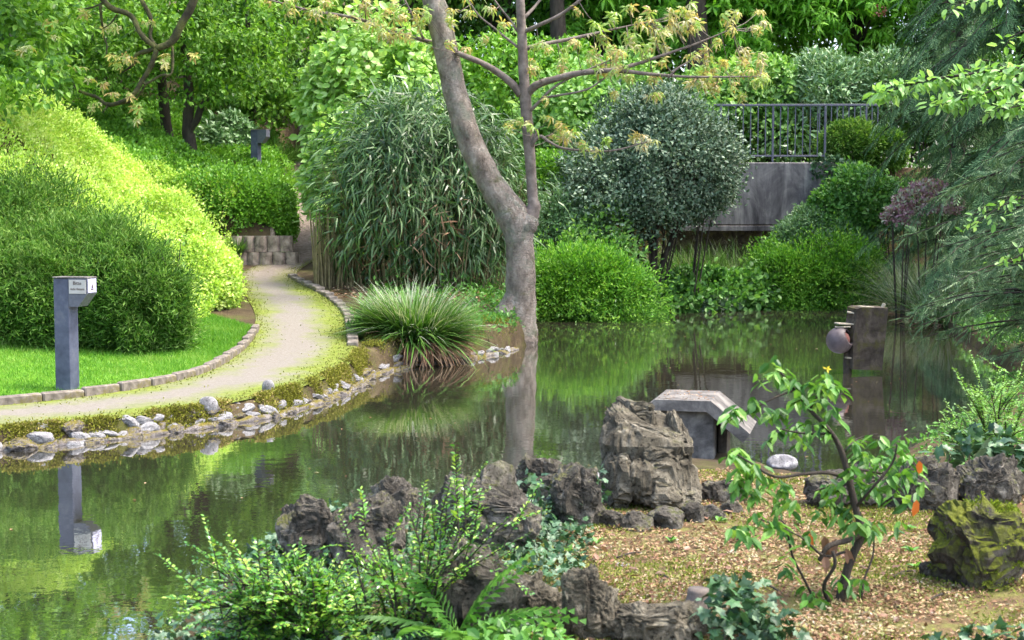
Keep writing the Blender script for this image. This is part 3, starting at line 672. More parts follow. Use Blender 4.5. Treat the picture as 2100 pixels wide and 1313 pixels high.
P = np.c_[x, y][k]; n = len(P); P = np.c_[P, terrain(P[:, 0], P[:, 1]) + .012]
lv2.add(QUAD, P, rdir(n, r) + A(0, 0, .9), rdir(n, r) + A(0, 0, .6), r.uniform(.01, .024, n), .008)
n = 420; y = 4.7 + 4 * r.random(n); x = r.uniform(-.1, 3.3, n); k = (pond_sd(x, y) > .15) & (x > .1 + (y - 4.6) * .13); P = np.c_[x, y][k]; n = len(P); P = np.c_[P, terrain(P[:, 0], P[:, 1]) + .025]
tag(Leaves().add(OVAL, P, rdir(n, r) * A(1, 1, .3), rdir(n, r) * .5 + A(0, 0, 1), r.uniform(.03, .07, n), r.uniform(.015, .03, n)).build('dead_leaf_litter', M_brownleaf), kind='stuff')
tag(lv2.build('litter_moss', leafmat('litter_moss_tuft', [(.09, .13, .02), (.17, .21, .03), (.28, .30, .07)], .2, .9, .1, clump=.4)), kind='stuff')
LX = smooth_line([(-.3, 4.3, 0), (.2, 6.5, 0), (.6, 8.2, 0), (.75, 9.0, 0)], 40); RX = smooth_line([(4.5, 4.3, 0), (4.5, 6.5, 0), (3.6, 8.2, 0), (2.2, 8.9, 0)], 40)
tag(ribbon('litter_ground', LX, RX, 40, 50, .006, M_litg), kind='structure')

# ------------------------------------------------------------------ lamp posts with cranked heads
def lamp_post(base, rz, label, sign):
    e = empty('bollard_lamp', (0, 0, 0), label, 'bollard lamp')
    w_ = .163; hh = 1.10
    MB().box((0, 0, hh / 2 - .1), (w_, w_, hh + .2 - .012), 0, .006).build('post', M_post, e)
    prof = [(-.001, hh), (.20, hh), (.20, hh - .15), (.10, hh - .275), (-.001, hh - .275)]
    MB().prism(prof, w_ + .006, lambda v: A(w_ / 2 + v[0], v[2] - w_ / 2 - .003, v[1])).build('lamp_head', M_head, e)
    MB().box((.10, 0, hh + .004), (.37, w_ + .016, .012), 0, .003).build('cap', M_slab, e)
    if sign:
        p = MB().box((w_ / 2 + .098, -w_ / 2 - .006, hh - .083), (.178, .006, .132), 0, .001).build('sign_plate', M_plate, e)
        for txt, dz, sz in (('Bitte', -.064, .047), ('nicht füttern', -.115, .030)):
            cu = bpy.data.curves.new('lettering', 'FONT'); cu.body = txt; cu.size = sz; cu.align_x = 'CENTER'; cu.extrude = .0008; cu.materials.append(M_ink)
            o = bpy.data.objects.new('lettering', cu); COL.objects.link(o); o.parent = p
            o.location = (w_ / 2 + .098, -w_ / 2 - .0102, hh + dz); o.rotation_euler = (math.pi / 2, 0, 0)
            me = bpy.data.meshes.new_from_object(o); o2 = bpy.data.objects.new('lettering', me); COL.objects.link(o2); o2.parent = p; o2.location = o.location; o2.rotation_euler = o.rotation_euler; bpy.data.objects.remove(o)
        st = MB().box((w_ / 2 + .2025, 0, hh - .075), (.004, w_ - .012, .13), 0, .001).build('sticker', M_stick, e)
        mb = MB(); tf = lambda v: A(w_ / 2 + .2045 + v[2], v[0], hh - .085 + v[1])
        mb.prism([(-.022, -.03), (.022, -.03), (.022, -.018), (-.022, -.018)], .0015, tf)
        mb.prism([(-.016, -.012), (.016, -.012), (0, .03)], .0015, tf); mb.build('emblem', M_ink, st)
    e.location = tuple(base); e.rotation_euler.z = rz
    return e
g = on_ground(139, 803); lamp_post(g, math.radians(-13.7), 'slate bollard lamp with a do not feed sign standing on the lawn', True)
g = at(526, 375, 30.0); lamp_post(g, math.radians(-18), 'distant slate bollard lamp above the clipped hedge by the upper path', False)

# ------------------------------------------------------------------ retaining wall of palisade blocks, steps, back walls
mb = MB(); a0 = A(-5.75, 26.02, tz(-5.75, 25.9)); a1 = A(-4.14, 26.08, tz(-4.14, 25.95)); rr = random.Random(3)
dv = (a1 - a0)[:2]; L_ = np.linalg.norm(dv); u_ = dv / L_; nn_ = A(u_[1], -u_[0]); nb = 7
for row in range(2):
    for k in range(nb + 1):
        c = a0[:2] + u_ * L_ * (k + (.0 if row else .45)) / nb + nn_ * (rr.uniform(-.02, .02) - .06 * row); wd = L_ / nb * .97
        z0 = a0[2] * (1 - k / nb) + a1[2] * k / nb - .05 + row * .30
        poly = [(-wd / 2, .18), (-wd / 2, -.02), (-wd * .3, -.07), (0, -.085), (wd * .3, -.07), (wd / 2, -.02), (wd / 2, .18)]
        an = math.atan2(u_[1], u_[0]) + rr.uniform(-.05, .05)
        mb.prism(poly, .29, lambda v: A(c[0] + v[0] * math.cos(an) - v[1] * math.sin(an), c[1] + v[0] * math.sin(an) + v[1] * math.cos(an), z0 + v[2]))
tag(mb.build('retaining_wall', M_block), 'low retaining wall of rounded brown concrete blocks under the clipped hedge', 'retaining wall')
for k, (y, z) in enumerate(((32.4, 2.72), (33.1, 2.9))):
    x = path_cx(y) + .1; tag(MB().box((x, y, tz(x, y) + .06), (1.0, .32, .16), .12, .015).build('stone_step', M_kerb), ('nearer' if k == 0 else 'farther') + ' stone step at the top of the upper path', 'step')
tag(MB().box((-4.6, 37.5, 3.75), (3.2, .25, 1.5), 0, .02).build('garden_wall', M_slab), 'pale grey wall beyond the far bollard lamp', 'wall')

e = empty('concrete_wall', (5.5, 31.6, 0.), 'streaked grey concrete wall below the railing', 'wall')
MB().box((5.5, 31.6, 2.44), (4.0, .30, 1.36), 0, .02).build('wall_face', M_wall, e)
MB().box((5.5, 31.56, 1.675), (4.0, .28, .11), 0, .01).build('base_beam', M_wall, e)
MB().box((5.5, 32.15, 1.0), (4.0, .25, 2.0), 0).build('footing', M_dslab, e)  # dark concrete puts the shade of the recess under the wall into the colour
def railing(x0, x1, y, zt, zb, n, post_every, label, z_end):
    e = empty('railing', ((x0 + x1) / 2, y, zb), label, 'railing')
    MB().box(((x0 + x1) / 2, y, zt), (x1 - x0, .05, .045), 0, .006).build('top_rail', M_rail, e)
    MB().box(((x0 + x1) / 2, y, zb), (x1 - x0, .04, .035), 0, .006).build('bottom_rail', M_rail, e)
    for k in range(n + 1):
        x = x0 + (x1 - x0) * k / n
        if k % post_every == 1: MB().box((x, y, (zt + z_end) / 2 - .01), (.045, .045, zt - z_end - .04), 0, .005).build('post', M_rail, e)
        else: MB().box((x, y, (zt + zb) / 2), (.022, .022, zt - zb - .05)).build('baluster', M_rail, e)
railing(4.45, 6.92, 31.66, 4.385, 3.27, 15, 7, 'grey steel railing on the streaked concrete wall', 3.1)
railing(7.15, 8.5, 33.3, 4.52, 3.42, 10, 7, 'grey steel railing run set back behind the dark yew', 3.05)
e = empty('mast', (6.0, 42, 3.3), 'pale twin pole rising among the chestnut trees', 'mast')
for dx in (-.09, .09): MB().tube([(6.0 + dx, 42, 3.2), (6.0 + dx, 42, 12)], [.035, .035], 8, 1).build('pole', M_white, e)
mb = MB()
for k in range(9): mb.box((6.0, 42, 4.2 + k * .85), (.14, .03, .03))
mb.build('rungs', M_white, e)

# ------------------------------------------------------------------ shelter with folded slab roof
g = A(1.29, 10.62, .02); e = empty('slab_shelter', (0, 0, 0), 'concrete shelter with a folded slab roof at the water behind the boulder', 'shelter')
Tk = .082; W0, W1, dp = .21, .50, .66; zt = .50
prof = [(-W1, zt - .235), (-W0, zt), (W0, zt), (W1, zt - .235), (W1 - .05, zt - .235 - .07), (W0 - .03, zt - Tk), (-W0 + .03, zt - Tk), (-W1 + .05, zt - .235 - .07)]
# split into three planks so the profile stays convex
mb = MB(); tf = lambda v: A(v[0], v[2] - .06, v[1])
for poly in ([(-W0, zt), (-W0 + .03, zt - Tk), (W0 - .03, zt - Tk), (W0, zt)], [(W0, zt), (W0 - .03, zt - Tk), (W1 - .05, zt - .305), (W1, zt - .235)], [(-W1, zt - .235), (-W1 + .05, zt - .305), (-W0 + .03, zt - Tk), (-W0, zt)]):
    mb.prism(poly, dp, tf)
mb.build('roof', M_slab, e)
MB().box((.02, .25, .19), (.42, .46, .5), 0, .01).build('body', M_slab, e)
MB().box((.275, .32, .18), (.07, .30, .48), 0, .008).build('side_post', M_dslab, e)  # dark concrete stands in for the shade beneath the roof eave
MB().box((.05, .12, -.03), (.78, .62, .10), 0, .02).build('base_slab', M_kerb, e)
e.location = tuple(g); e.rotation_euler.z = math.radians(-14)

# ------------------------------------------------------------------ slab and ball in the pond
D_ = 17.2; B_ = at(1745, 770, 17.2); e = empty('broken_lantern', B_, 'broken concrete slab with a brown ball standing in the pond', 'sculpture'); m_ = mpp(D_)
def sp(px, py, dy=0): return at(px, py, D_) + A(0, dy, 0)
mb = MB(); tk = .17
fr = [(1757, 634), (1766, 631), (1822, 632), (1809, 760), (1749, 758), (1750, 690), (1756, 655)]
V = [sp(*p, 0) for p in fr] + [sp(p[0] - 13, p[1] - 3, tk) for p in fr]; n = len(fr)
mb.add(V, [[i, n + i, n + (i + 1) % n, (i + 1) % n] for i in range(n)] + [list(range(n)), list(range(2 * n - 1, n - 1, -1))]); mb.build('slab', M_dslab, e)
c = sp(1724, 699, .06)
d, Fc = ico(4); ax = nrm(A(.78, -.5, .38)); q = d @ ax
keepf = (q[Fc].mean(1) < .80); V = d * (27.5 * m_) + c
b = newmesh('ball', V - B_, [Fc[keepf]], True); bo = link('ball', b, M_ball, e)
so_ = bo.modifiers.new('shell', 'SOLIDIFY'); so_.thickness = .018; so_.offset = -1
d2, F2 = ico(3); V = d2 * (27.5 * m_ * .72) + c + ax * .012; link('ball_lining', newmesh('ball_lining', V - B_, [F2], True), M_ballin, e)
MB().tube([sp(1742, 800, .1), sp(1742, 770, .1), sp(1741, 735, .1), sp(1742, 715, .1)], [.06, .055, .045, .04], 10, 3, .2, 5).build('post', M_dslab, e, True)
def plank(p, size, rz, ry, name):
    o = MB().box((0, 0, 0), size, 0, .004).build(name, M_board, None); o.location = tuple(p - B_); o.rotation_euler = (0, ry, rz); o.parent = e
plank(sp(1735, 665, .08), (.21, .14, .018), .15, .05, 'ball_cover'); plank(sp(1730, 671, .05), (.18, .09, .014), -.1, -.02, 'ball_cover')
plank(sp(1756, 643, .1), (.17, .12, .02), -.2, .12, 'board'); plank(sp(1780, 631, .1), (.18, .10, .022), .1, .06, 'board'); plank(sp(1815, 628, .08), (.03, .06, .06), .1, .4, 'board'); plank(sp(1744, 735, .06), (.09, .08, .02), .2, .08, 'board')

# ------------------------------------------------------------------ shrubs
def shrub(name, label, cat, mat, tpl, L, W, lobes, seed, group=None, stems=None, stem_mat=None, ground=.02, **kw):
    """lobes: (centre, radii, leaf count); the stems, if any, are a part"""
    lv = Leaves()
    for k, (c, rad, n) in enumerate(lobes): dome(lv, tpl, c, rad, n, seed + k * 7, L, W, ground=ground, **kw)
    c = A(*lobes[0][0]); base = (c[0], c[1], tz(c[0], c[1]))
    e = empty(name, base, label, cat, group)
    lv.build('foliage', mat, e)
    r = random.Random(seed); mb = MB()
    for c, rad, n in lobes:
        z0 = tz(c[0], c[1])
        for k in range(5):
            a = r.uniform(0, 6.28); t = A(c[0] + math.cos(a) * rad[0] * .6, c[1] + math.sin(a) * rad[1] * .6, c[2] + rad[2] * r.uniform(.1, .6))
            b = A(c[0] + math.cos(a) * rad[0] * .12, c[1] + math.sin(a) * rad[1] * .12, z0 - .05)
            mb.tube([b, b * .5 + t * .5 + A(0, 0, .1 * rad[2]), t], [.022, .015, .006], 5, 3)
    mb.build('stem', stem_mat or M_bark, e)
    return e
def pxdome(cx, ctop, cbot, hw, d, n, dep=.85):  # a lobe that spans these heights at distance d
    m = mpp(d); top = at(cx, ctop, d); bot = at(cx, cbot, d); return ((top[0], d, (top[2] + bot[2]) / 2), (hw * m, hw * m * dep, (top[2] - bot[2]) / 2), n)

# groundcover on the hill, leaf tone varies in clumps
def cover(name, mat, X0, X1, Y0, Y1, n, mask, seed, L, W, thick, tpl=QUAD, row=True):
    r = np.random.default_rng(seed); x = r.uniform(X0, X1, n); y = r.uniform(Y0, Y1, n); k = mask(x, y); x, y = x[k], y[k]; n = len(x)
    z = terrain(x, y); e_ = .04
    gxn = (terrain(x + e_, y) - z) / e_; gyn = (terrain(x, y + e_) - z) / e_; nn = nrm(np.c_[-gxn, -gyn, np.ones(n)]); nn = np.clip(nn, -1, 1)
    hgt = thick * (.6 + .3 * np.sin(x * 2.3 + 1.4 * np.sin(y * 1.7)) + .22 * np.sin(y * 3.1 + 1.1 * x) + .2 * np.sin(x * 7.3 + 2 * np.sin(y * 2.2)) * np.sin(y * 6.1) + .12 * np.sin(x * 17) * np.sin(y * 15) + .22 * np.sin(3.6 * (y + .55 * x) + .8 * np.sin(x * 1.3)))
    P = np.c_[x, y, z] + nn * (hgt * (1 - .5 * r.random(n) ** 2) + .03 * r.exponential(1, n))[:, None]
    lv = Leaves(); lv.add(tpl, P, .6 * nn + rdir(n, r) * .8 + A(.1, -.1, .3), nn + .7 * rdir(n, r), L * r.uniform(.7, 1.3, n), W * r.uniform(.7, 1.3, n))
    return tag(lv.build(name, mat), kind='stuff')
hm = lambda x, y: inside(x, y, HILLPOLY) | ((segdist(x, y, HILLFOOT, False) < .22) & (y > 17.8))
cover('hill_groundcover', M_hill, -15, -3.9, 16.5, 28.2, 640000, lambda x, y: hm(x, y) & (y < 28), 5, .05, .029, .42)
bmask = lambda x, y: (x < path_cx(y) - .36) & (y > 26.38) & (x > -12)
cover('terrace_groundcover', M_hedge, -12, -4, 25.9, 33.5, 130000, bmask, 6, .075, .045, .3)  # same plant as on the hill, dimmer light put into its leaf colour
shrub('clipped_hedge', 'clipped bright green hedge hanging over the block retaining wall', 'hedge', M_hedge, QUAD, .06, .036,
      [pxdome(465, 358, 502, 95, 26.85, 27000), pxdome(535, 374, 500, 66, 26.85, 25000), pxdome(430, 345, 470, 80, 28.2, 12000)], 40, depth=.35, fuzz=.04, low=-.8)
shrub('hill_edge_shrub', 'rounded lime green shrub at the foot of the bright hill beside the path', 'shrub', M_hill, QUAD, .05, .03,
      [pxdome(402, 500, 655, 80, 20.4, 34000), pxdome(368, 440, 640, 85, 21.2, 28000), pxdome(330, 395, 620, 90, 21.8, 24000)], 41, depth=.35, fuzz=.05, amp=.12, low=-.8)
# dark feathery shrub left
shrub('yew_shrub', 'large dark green feathery shrub behind the near bollard lamp', 'shrub', M_yew, QUAD, .07, .014,
      [pxdome(10, 378, 705, 170, 17.9, 80000), pxdome(150, 442, 722, 150, 17.3, 80000), pxdome(262, 535, 728, 105, 16.6, 60000), pxdome(100, 500, 728, 140, 16.7, 50000), pxdome(-50, 470, 728, 150, 16.9, 36000), pxdome(-140, 365, 700, 170, 17.9, 30000), pxdome(335, 610, 725, 48, 16.6, 15000), pxdome(215, 475, 724, 110, 16.9, 42000)], 42, depth=.45, fuzz=.10, amp=.3, up=.4, gap=.97, out=.55, low=-.9)
g = on_ground(318, 722)
def sp_(pts, d): return [at(x, y, d + dd) for x, y, dd in pts]
e = empty('sapling', g, 'thin dark sapling leaning at the edge of the lawn by the dark shrub', 'sapling')
MB().tube([g + A(0, 0, -.05)] + sp_([(330, 650, .0), (352, 590, .0), (352, 572, 0), (340, 545, 0), (332, 520, 0), (342, 490, 0)], g[1]), [.02, .017, .014, .013, .010, .008, .004], 6, 4).tube(
    sp_([(352, 575, 0), (366, 540, .05), (372, 490, .1)], g[1]), [.01, .007, .003], 5, 3).tube(sp_([(345, 680, 0), (365, 645, .1), (378, 610, .1)], g[1]), [.009, .006, .003], 5, 3).build('stem', M_bark, e, True)
lv = Leaves(); clumps(lv, QUAD, sp_([(343, 492, 0), (335, 510, 0), (374, 492, .1), (372, 520, .1), (379, 612, .1), (366, 545, 0)], g[1]), .09, 16, 3, .06, .03); lv.build('foliage', M_yew, e)

# golden shrub, bamboo, sedge
shrub('golden_shrub', 'tall lime yellow shrub with broad drooping leaves behind the bamboo', 'shrub', M_limebush, OVAL, .15, .11,
      [pxdome(775, 62, 420, 140, 27.6, 6400), pxdome(690, 105, 300, 70, 27.2, 2800), pxdome(850, 90, 300, 75, 27.8, 2200), pxdome(690, 250, 480, 55, 26.2, 2400), pxdome(695, 400, 540, 36, 25.6, 1100)], 43, depth=.3, up=-.35, out=.7, rnd=.6, fuzz=.05, amp=.22, low=-.6)
lv = Leaves(); r = np.random.default_rng(9)
for tpl, n, sd in ((blade(3, .55), 4600, 1), (blade(3, .9), 5000, 2), (blade(3, .25), 2600, 3)):
    for c, rad, q in (pxdome(872, 166, 600, 190, 23.9, 1), pxdome(800, 225, 600, 125, 23.4, .4), pxdome(965, 250, 590, 100, 23.6, .4)):
        dome(lv, tpl, c, rad, int(n * q), 50 + sd * 9 + int(c[0] * 10), .27, .028, depth=.45, out=.85, up=-.45, rnd=.5, fuzz=.05, amp=.24, ground=.1, low=-.8, thin=.3)
cb = (-1.5, 23.9); e = empty('bamboo', (cb[0], cb[1], tz(*cb)), 'dense dark green bamboo clump with arching narrow leaves behind the sedge', 'bamboo')
lv.build('foliage', M_bamboo, e)
mb = MB(); rr = random.Random(8)
for k in range(260):
    a = rr.uniform(0, 6.28); q = math.sqrt(rr.random()) * 1.2; x, y = cb[0] + math.cos(a) * q * 1.15, cb[1] + math.sin(a) * q * .85; z = tz(x, y)
    t = A(x + math.cos(a) * q * .45, y + math.sin(a) * q * .4, z + rr.uniform(1.6, 3.0) * (1 - .25 * q))
    mb.tube([A(x, y, z - .05), A(x * .6 + t[0] * .4, y * .6 + t[1] * .4, (z + t[2]) / 2 + .2), t], [.011, .009, .004], 5, 3)
for k in range(70):
    p = at(rr.uniform(645, 720), 545, 23.4 + rr.uniform(-.3, .5)); z = tz(p[0], p[1]); mb.tube([A(p[0], p[1], z - .05), A(p[0] + rr.uniform(-.1, .1), p[1], z + rr.uniform(.6, 1.3))], [.013, .010], 5, 1)
mb.build('cane', M_cane, e)
lv = Leaves(); dome(lv, blade(3, .8), (cb[0], cb[1] - .1, 1.75), (1.35, 1.1, 1.1), 1500, 77, .22, .022, depth=.4, out=.5, up=-.5, rnd=.7, fuzz=.03, ground=.1, low=-.8); lv.build('dead_leaves', M_dead, e)
lv = Leaves(); n = 900; P = np.c_[r.uniform(-2.9, -.3, n), r.uniform(22.0, 23.6, n)]; P = np.c_[P, terrain(P[:, 0], P[:, 1]) + .01]; lv.add(QUAD, P, rdir(n, r) * A(1, 1, .4), rdir(n, r) * .5 + A(0, 0, 1), r.uniform(.05, .13, n), .03)
lv.build('fallen_leaves', M_dead, e)['kind'] = 'stuff'

def tussock(name, label, cat, c, R, h, n, seed, mats, dead=0, pale=0, lean=.9, wd=.012, group=None, droop=.45):
    r = np.random.default_rng(seed); e = empty(name, c, label, cat, group)
    def put(nm, mat, n, hl, hh, ang0, ang1, w_, drp):
        lv = Leaves(); q = np.sqrt(r.random(n)) * R; a = r.uniform(0, 2 * np.pi, n); t = r.uniform(ang0, ang1, n) * (.35 + .65 * q / R)
        o = np.c_[np.cos(a), np.sin(a), np.zeros(n)]
        P = A(*c) + o * q[:, None]; P[:, 2] = np.maximum(terrain(P[:, 0], P[:, 1]), c[2] - .1) - .02
        D = o * np.sin(t)[:, None] + A(0, 0, 1) * np.cos(t)[:, None] + rdir(n, r) * .2; Nn = -o * np.cos(t)[:, None] + A(0, 0, 1) * np.sin(t)[:, None] + rdir(n, r) * .5
        for k in range(3):
            s = slice(k * n // 3, (k + 1) * n // 3); lv.add(blade(5, drp * (.5 + .5 * k)), P[s], D[s], Nn[s], r.uniform(hl, hh, n)[s], w_)
        return lv.build(nm, mat, e)
    put('blades', mats, n, h * .55, h * 1.08, 0, lean, wd, droop)
    if pale: put('seed_heads', M_pale, pale, h * .9, h * 1.3, 0, lean * .85, wd * .45, .5)
    if dead: put('dead_blades', M_dead, dead, h * .4, h * .8, 1.15, 2.0, wd * .8, .5)
    return e
cs = on_ground(848, 686)
tussock('sedge_clump', 'big arching sedge clump with brown dead blades hanging over the pond edge', 'sedge', cs, .46, .70, 2300, 21, M_sedge, 1700, 500, .95, .030, None, .7)
for k, (px, py, d, hh) in enumerate(((570, 355, 32.6, .75), (600, 345, 33.2, .8), (555, 372, 31.6, .6))):
    p = at(px, py, d); p[2] = tz(p[0], p[1]); tussock('grass_tuft', 'green arching grass tuft beside the far bollard lamp', 'grass tuft', p, .25, hh, 320, 30 + k, M_sedge, 40, 0, 1.0, .018, 'grass tufts by the far bollard lamp')
p = at(487, 500, 26.0); tussock('grass_tuft', 'small green grass tuft growing out of the block retaining wall', 'grass tuft', A(p[0], p[1] - .05, 1.36), .10, .42, 160, 36, M_sedge, 0, 0, .7, .014)
for k, (px, py, d, hh) in enumerate(((1330, 570, 29.2, .7), (1420, 560, 30.5, .8), (1490, 530, 30.9, .8), (1545, 540, 30.6, .75), (1820, 560, 30.4, .9), (1385, 590, 29.6, .55), (1405, 545, 30.9, 1.1), (1455, 540, 31.0, 1.15), (1510, 535, 31.0, 1.2), (1560, 530, 31.0, 1.15), (1600, 520, 31.1, 1.2), (1530, 560, 30.2, .9), (1475, 570, 30.0, .85), (1790, 540, 30.8, 1.1), (1350, 560, 29.8, .8))):
    p = at(px, py, d); p[2] = max(tz(p[0], p[1]), .2); tussock('grass_tuft', 'long soft grass tuft between the mounds on the far bank', 'grass tuft', p, .4, hh, 520, 44 + k, M_sedge, 10, 70, 1.0, .017, 'grass tufts on the far bank')

# far bank shrubs
BK = dict(depth=.32, fuzz=.035)
shrub('ball_shrub', 'fresh green rounded shrub overhanging the water right of the leaning tree', 'shrub', M_box, QUAD, .08, .028, [pxdome(1200, 512, 690, 112, 26.9, 46000), pxdome(1148, 545, 690, 66, 26.6, 18000), pxdome(1278, 560, 690, 56, 26.8, 17000)], 61, depth=.4, fuzz=.11, up=.35, amp=.25, sq=.85, low=-.7, ground=-.4)
shrub('box_mound', 'wide clipped green mound at the waterline below the concrete wall', 'shrub', M_box, QUAD, .08, .028, [pxdome(1690, 505, 668, 98, 30.2, 40000), pxdome(1625, 512, 668, 70, 29.9, 24000), pxdome(1742, 520, 668, 48, 30.1, 13000)], 62, low=-.7, ground=-.4, depth=.4, fuzz=.09, amp=.2, up=.35, sq=.72)
shrub('low_shrub', 'low leafy shrub left of the wide clipped mound', 'shrub', M_lush, OVAL, .11, .07, [pxdome(1440, 540, 665, 75, 29.5, 3200), pxdome(1380, 570, 665, 50, 28.9, 2000), pxdome(1510, 560, 665, 55, 29.7, 1900)], 63, low=-.6, ground=-.3, **BK)
shrub('ivy_patch', 'grey green ivy trailing to the water below the low leafy shrub', 'ivy', M_silver, IVY, .09, .09, [pxdome(1450, 600, 652, 70, 29.3, 1500)], 64, low=-.6, ground=-.3, **BK)
shrub('slope_shrub', 'bright green bush on the slope at the right end of the concrete wall', 'shrub', M_lush, OVAL, .10, .06, [pxdome(1770, 340, 520, 80, 30.9, 6000), pxdome(1720, 390, 520, 60, 30.7, 3500), pxdome(1835, 380, 520, 60, 31, 3000)], 65, **BK)
shrub('slope_juniper', 'muted green spreading shrub in front of the concrete wall', 'shrub', M_rhodo, QUAD, .10, .03, [pxdome(1670, 425, 560, 60, 30.8, 12000), pxdome(1715, 450, 560, 75, 30.7, 12000), pxdome(1630, 462, 560, 45, 30.6, 6000)], 66, **BK)
shrub('purple_shrub', 'dusky pink leaved shrub right of the slope bush', 'shrub', M_purple, OVAL, .07, .045, [pxdome(1900, 372, 470, 62, 26.5, 2600), pxdome(1850, 420, 480, 35, 26.3, 900)], 67, **BK)
shrub('railing_yew', 'dark clipped yew in front of the railing at its right end', 'shrub', M_yew, QUAD, .10, .03, [pxdome(1745, 248, 350, 62, 32.4, 13000), pxdome(1815, 265, 350, 45, 32.4, 8000)], 68, low=-.9, ground=-9, **BK)
shrub('wall_ivy', 'brownish ivy hanging over the concrete wall edge', 'ivy', M_ivy, IVY, .09, .09, [((7.05, 31.42, 2.95), (.42, .12, .32), 420), ((7.35, 31.42, 2.7), (.4, .12, .5), 420)], 69, ground=-9, low=-1, **BK)
e = shrub('clipped_ball_tree', 'grey green clipped ball shaped tree on bare stems in front of the railing', 'tree', M_silver, OVAL, .075, .045, [pxdome(1340, 200, 480, 160, 28.9, 36000), pxdome(1275, 270, 505, 118, 28.7, 12000), pxdome(1405, 260, 490, 118, 28.7, 12000), pxdome(1340, 185, 330, 85, 28.9, 6000)], 70, depth=.42, fuzz=.06, low=-.85, amp=.32, gap=.95)
b = at(1335, 585, 28.8); z0 = tz(b[0], b[1]); mb = MB()
for dx, tx, rr_ in ((-.12, -.5, .07), (.02, .1, .09), (.14, .55, .06), (.08, -.1, .05)): mb.tube([A(b[0] + dx, b[1], z0 - .1), A(b[0] + dx * 1.3, b[1], z0 + .6), A(b[0] + tx, b[1], z0 + 1.6), A(b[0] + tx * 1.6, b[1], z0 + 2.6)], [rr_ * 1.2, rr_, rr_ * .8, rr_ * .4], 8, 4, .2, 3)
mb.build('trunk', M_bark, e, True)
shrub('bank_shrub', 'twiggy grey green shrub between the leaning tree and the clipped ball tree', 'shrub', M_rhodo, OVAL, .07, .035, [pxdome(1150, 388, 560, 70, 28.4, 5200), pxdome(1195, 420, 560, 50, 28.2, 3000)], 71, **BK)
shrub('bank_shrub', 'small bright bush behind the leaning tree above the twiggy shrub', 'shrub', M_hedge, QUAD, .075, .045, [pxdome(1130, 318, 420, 60, 30.0, 6000)], 72, **BK)
shrub('laurel', 'tall yellow green leafy bush between the leaning tree and the ball tree', 'shrub', M_hazel, OVAL, .14, .085, [pxdome(1180, 150, 420, 110, 31.5, 5200), pxdome(1270, 130, 330, 90, 31.9, 3600), pxdome(1100, 200, 420, 60, 31.2, 2000)], 73, up=-.1, **BK)
shrub('laurel', 'broad bright green bush behind the leaning tree and the golden shrub', 'shrub', M_hedge, OVAL, .13, .08, [pxdome(1040, 85, 400, 130, 33.6, 5500), pxdome(960, 110, 400, 90, 33.2, 3400), pxdome(1150, 90, 330, 90, 34.2, 3400)], 74, up=-.1, **BK)
shrub('hazel_hedge', 'yellow green hedge behind the left end of the railing', 'hedge', M_hazel, OVAL, .15, .09, [pxdome(1500, 128, 260, 85, 34.5, 3000), pxdome(1580, 118, 260, 75, 34.7, 2800), pxdome(1430, 150, 300, 65, 34.2, 2200), pxdome(1560, 210, 345, 110, 35, 2500)], 75, up=-.1, low=-1, **BK)
shrub('rhododendron', 'grey green rhododendron hedge above the right part of the railing', 'shrub', M_rhodo, OVAL, .16, .055, [pxdome(1690, 105, 260, 95, 34.6, 4600), pxdome(1800, 112, 260, 95, 34.8, 4400), pxdome(1890, 125, 270, 80, 35, 3400), pxdome(1700, 190, 345, 140, 35.2, 2600)], 76, low=-1, **BK)
shrub('understory_shrub', 'dark leafy shrub beside the far bollard lamp', 'shrub', M_rhodo, OVAL, .13, .06, [pxdome(470, 235, 350, 50, 31.5, 2400), pxdome(430, 260, 350, 40, 31, 1500)], 77, **BK)

# ------------------------------------------------------------------ trees
def tree_crown(lv, c, rad, nc, m, seed, tpl, L, W, R=.55, amp=.25, low=-.9, shell=.6):
    r = np.random.default_rng(seed); d = rdir(nc, r); d = d[d[:, 2] > low]; q = (shell + (1 - shell) * r.random(len(d))) * Lump(seed, 20, amp)(d)
    q = np.where(r.random(len(d)) < .3, q * r.random(len(d)), q)
    C = A(*c) + d * A(*rad) * q[:, None]; clumps(lv, tpl, C, R * r.uniform(.6, 1.3, len(d)), m, seed + 1, L, W, .35, .55); return C
def forest_proto(name, label, cat, h, z0, R, mat, tpl, L, W, nc, m, seed, group, flowers=False, trunk_r=.2):
    e = empty(name, (0, 0, 0), label, cat, group); r = random.Random(seed); lv = Leaves()
    C = tree_crown(lv, (0, 0, (z0 + h) / 2), (R, R, (h - z0) / 2), nc, m, seed, tpl, L, W, .75, .3)
    lv.build('crown', mat, e)
    mb = MB(); mb.tube([A(0, 0, -.3), A(.1, .05, h * .3), A(-.1, .1, h * .6), A(.05, 0, h * .9)], [trunk_r * 1.3, trunk_r, trunk_r * .7, .04], 10, 4, .15, seed)
    for k in range(0, len(C), max(1, len(C) // 26)):
        c = C[k]; s = A(0, 0, max(z0 * .8, c[2] - 1.2 - .3 * math.hypot(c[0], c[1]))); mb.tube([s, (s + c) / 2 + A(0, 0, .2), c], [trunk_r * .35, trunk_r * .2, .02], 6, 3, 0)
    mb.build('trunk', M_bark, e, True)
    if flowers:
        fl = Leaves(); pr = np.random.default_rng(seed); sel = C[pr.choice(len(C), 34, replace=False)]
        for c in sel:
            n = 34; t = pr.random(n); P = c + A(*(nrm(c - A(0, 0, (z0 + h) / 2)) * .55)) + np.c_[pr.normal(size=(n, 2)) * .045 * (1.2 - t)[:, None], t * .28]; fl.add(QUAD, P, rdir(n, pr), rdir(n, pr), .06, .05)
        fl.build('blossom', M_pink, e)
    return e
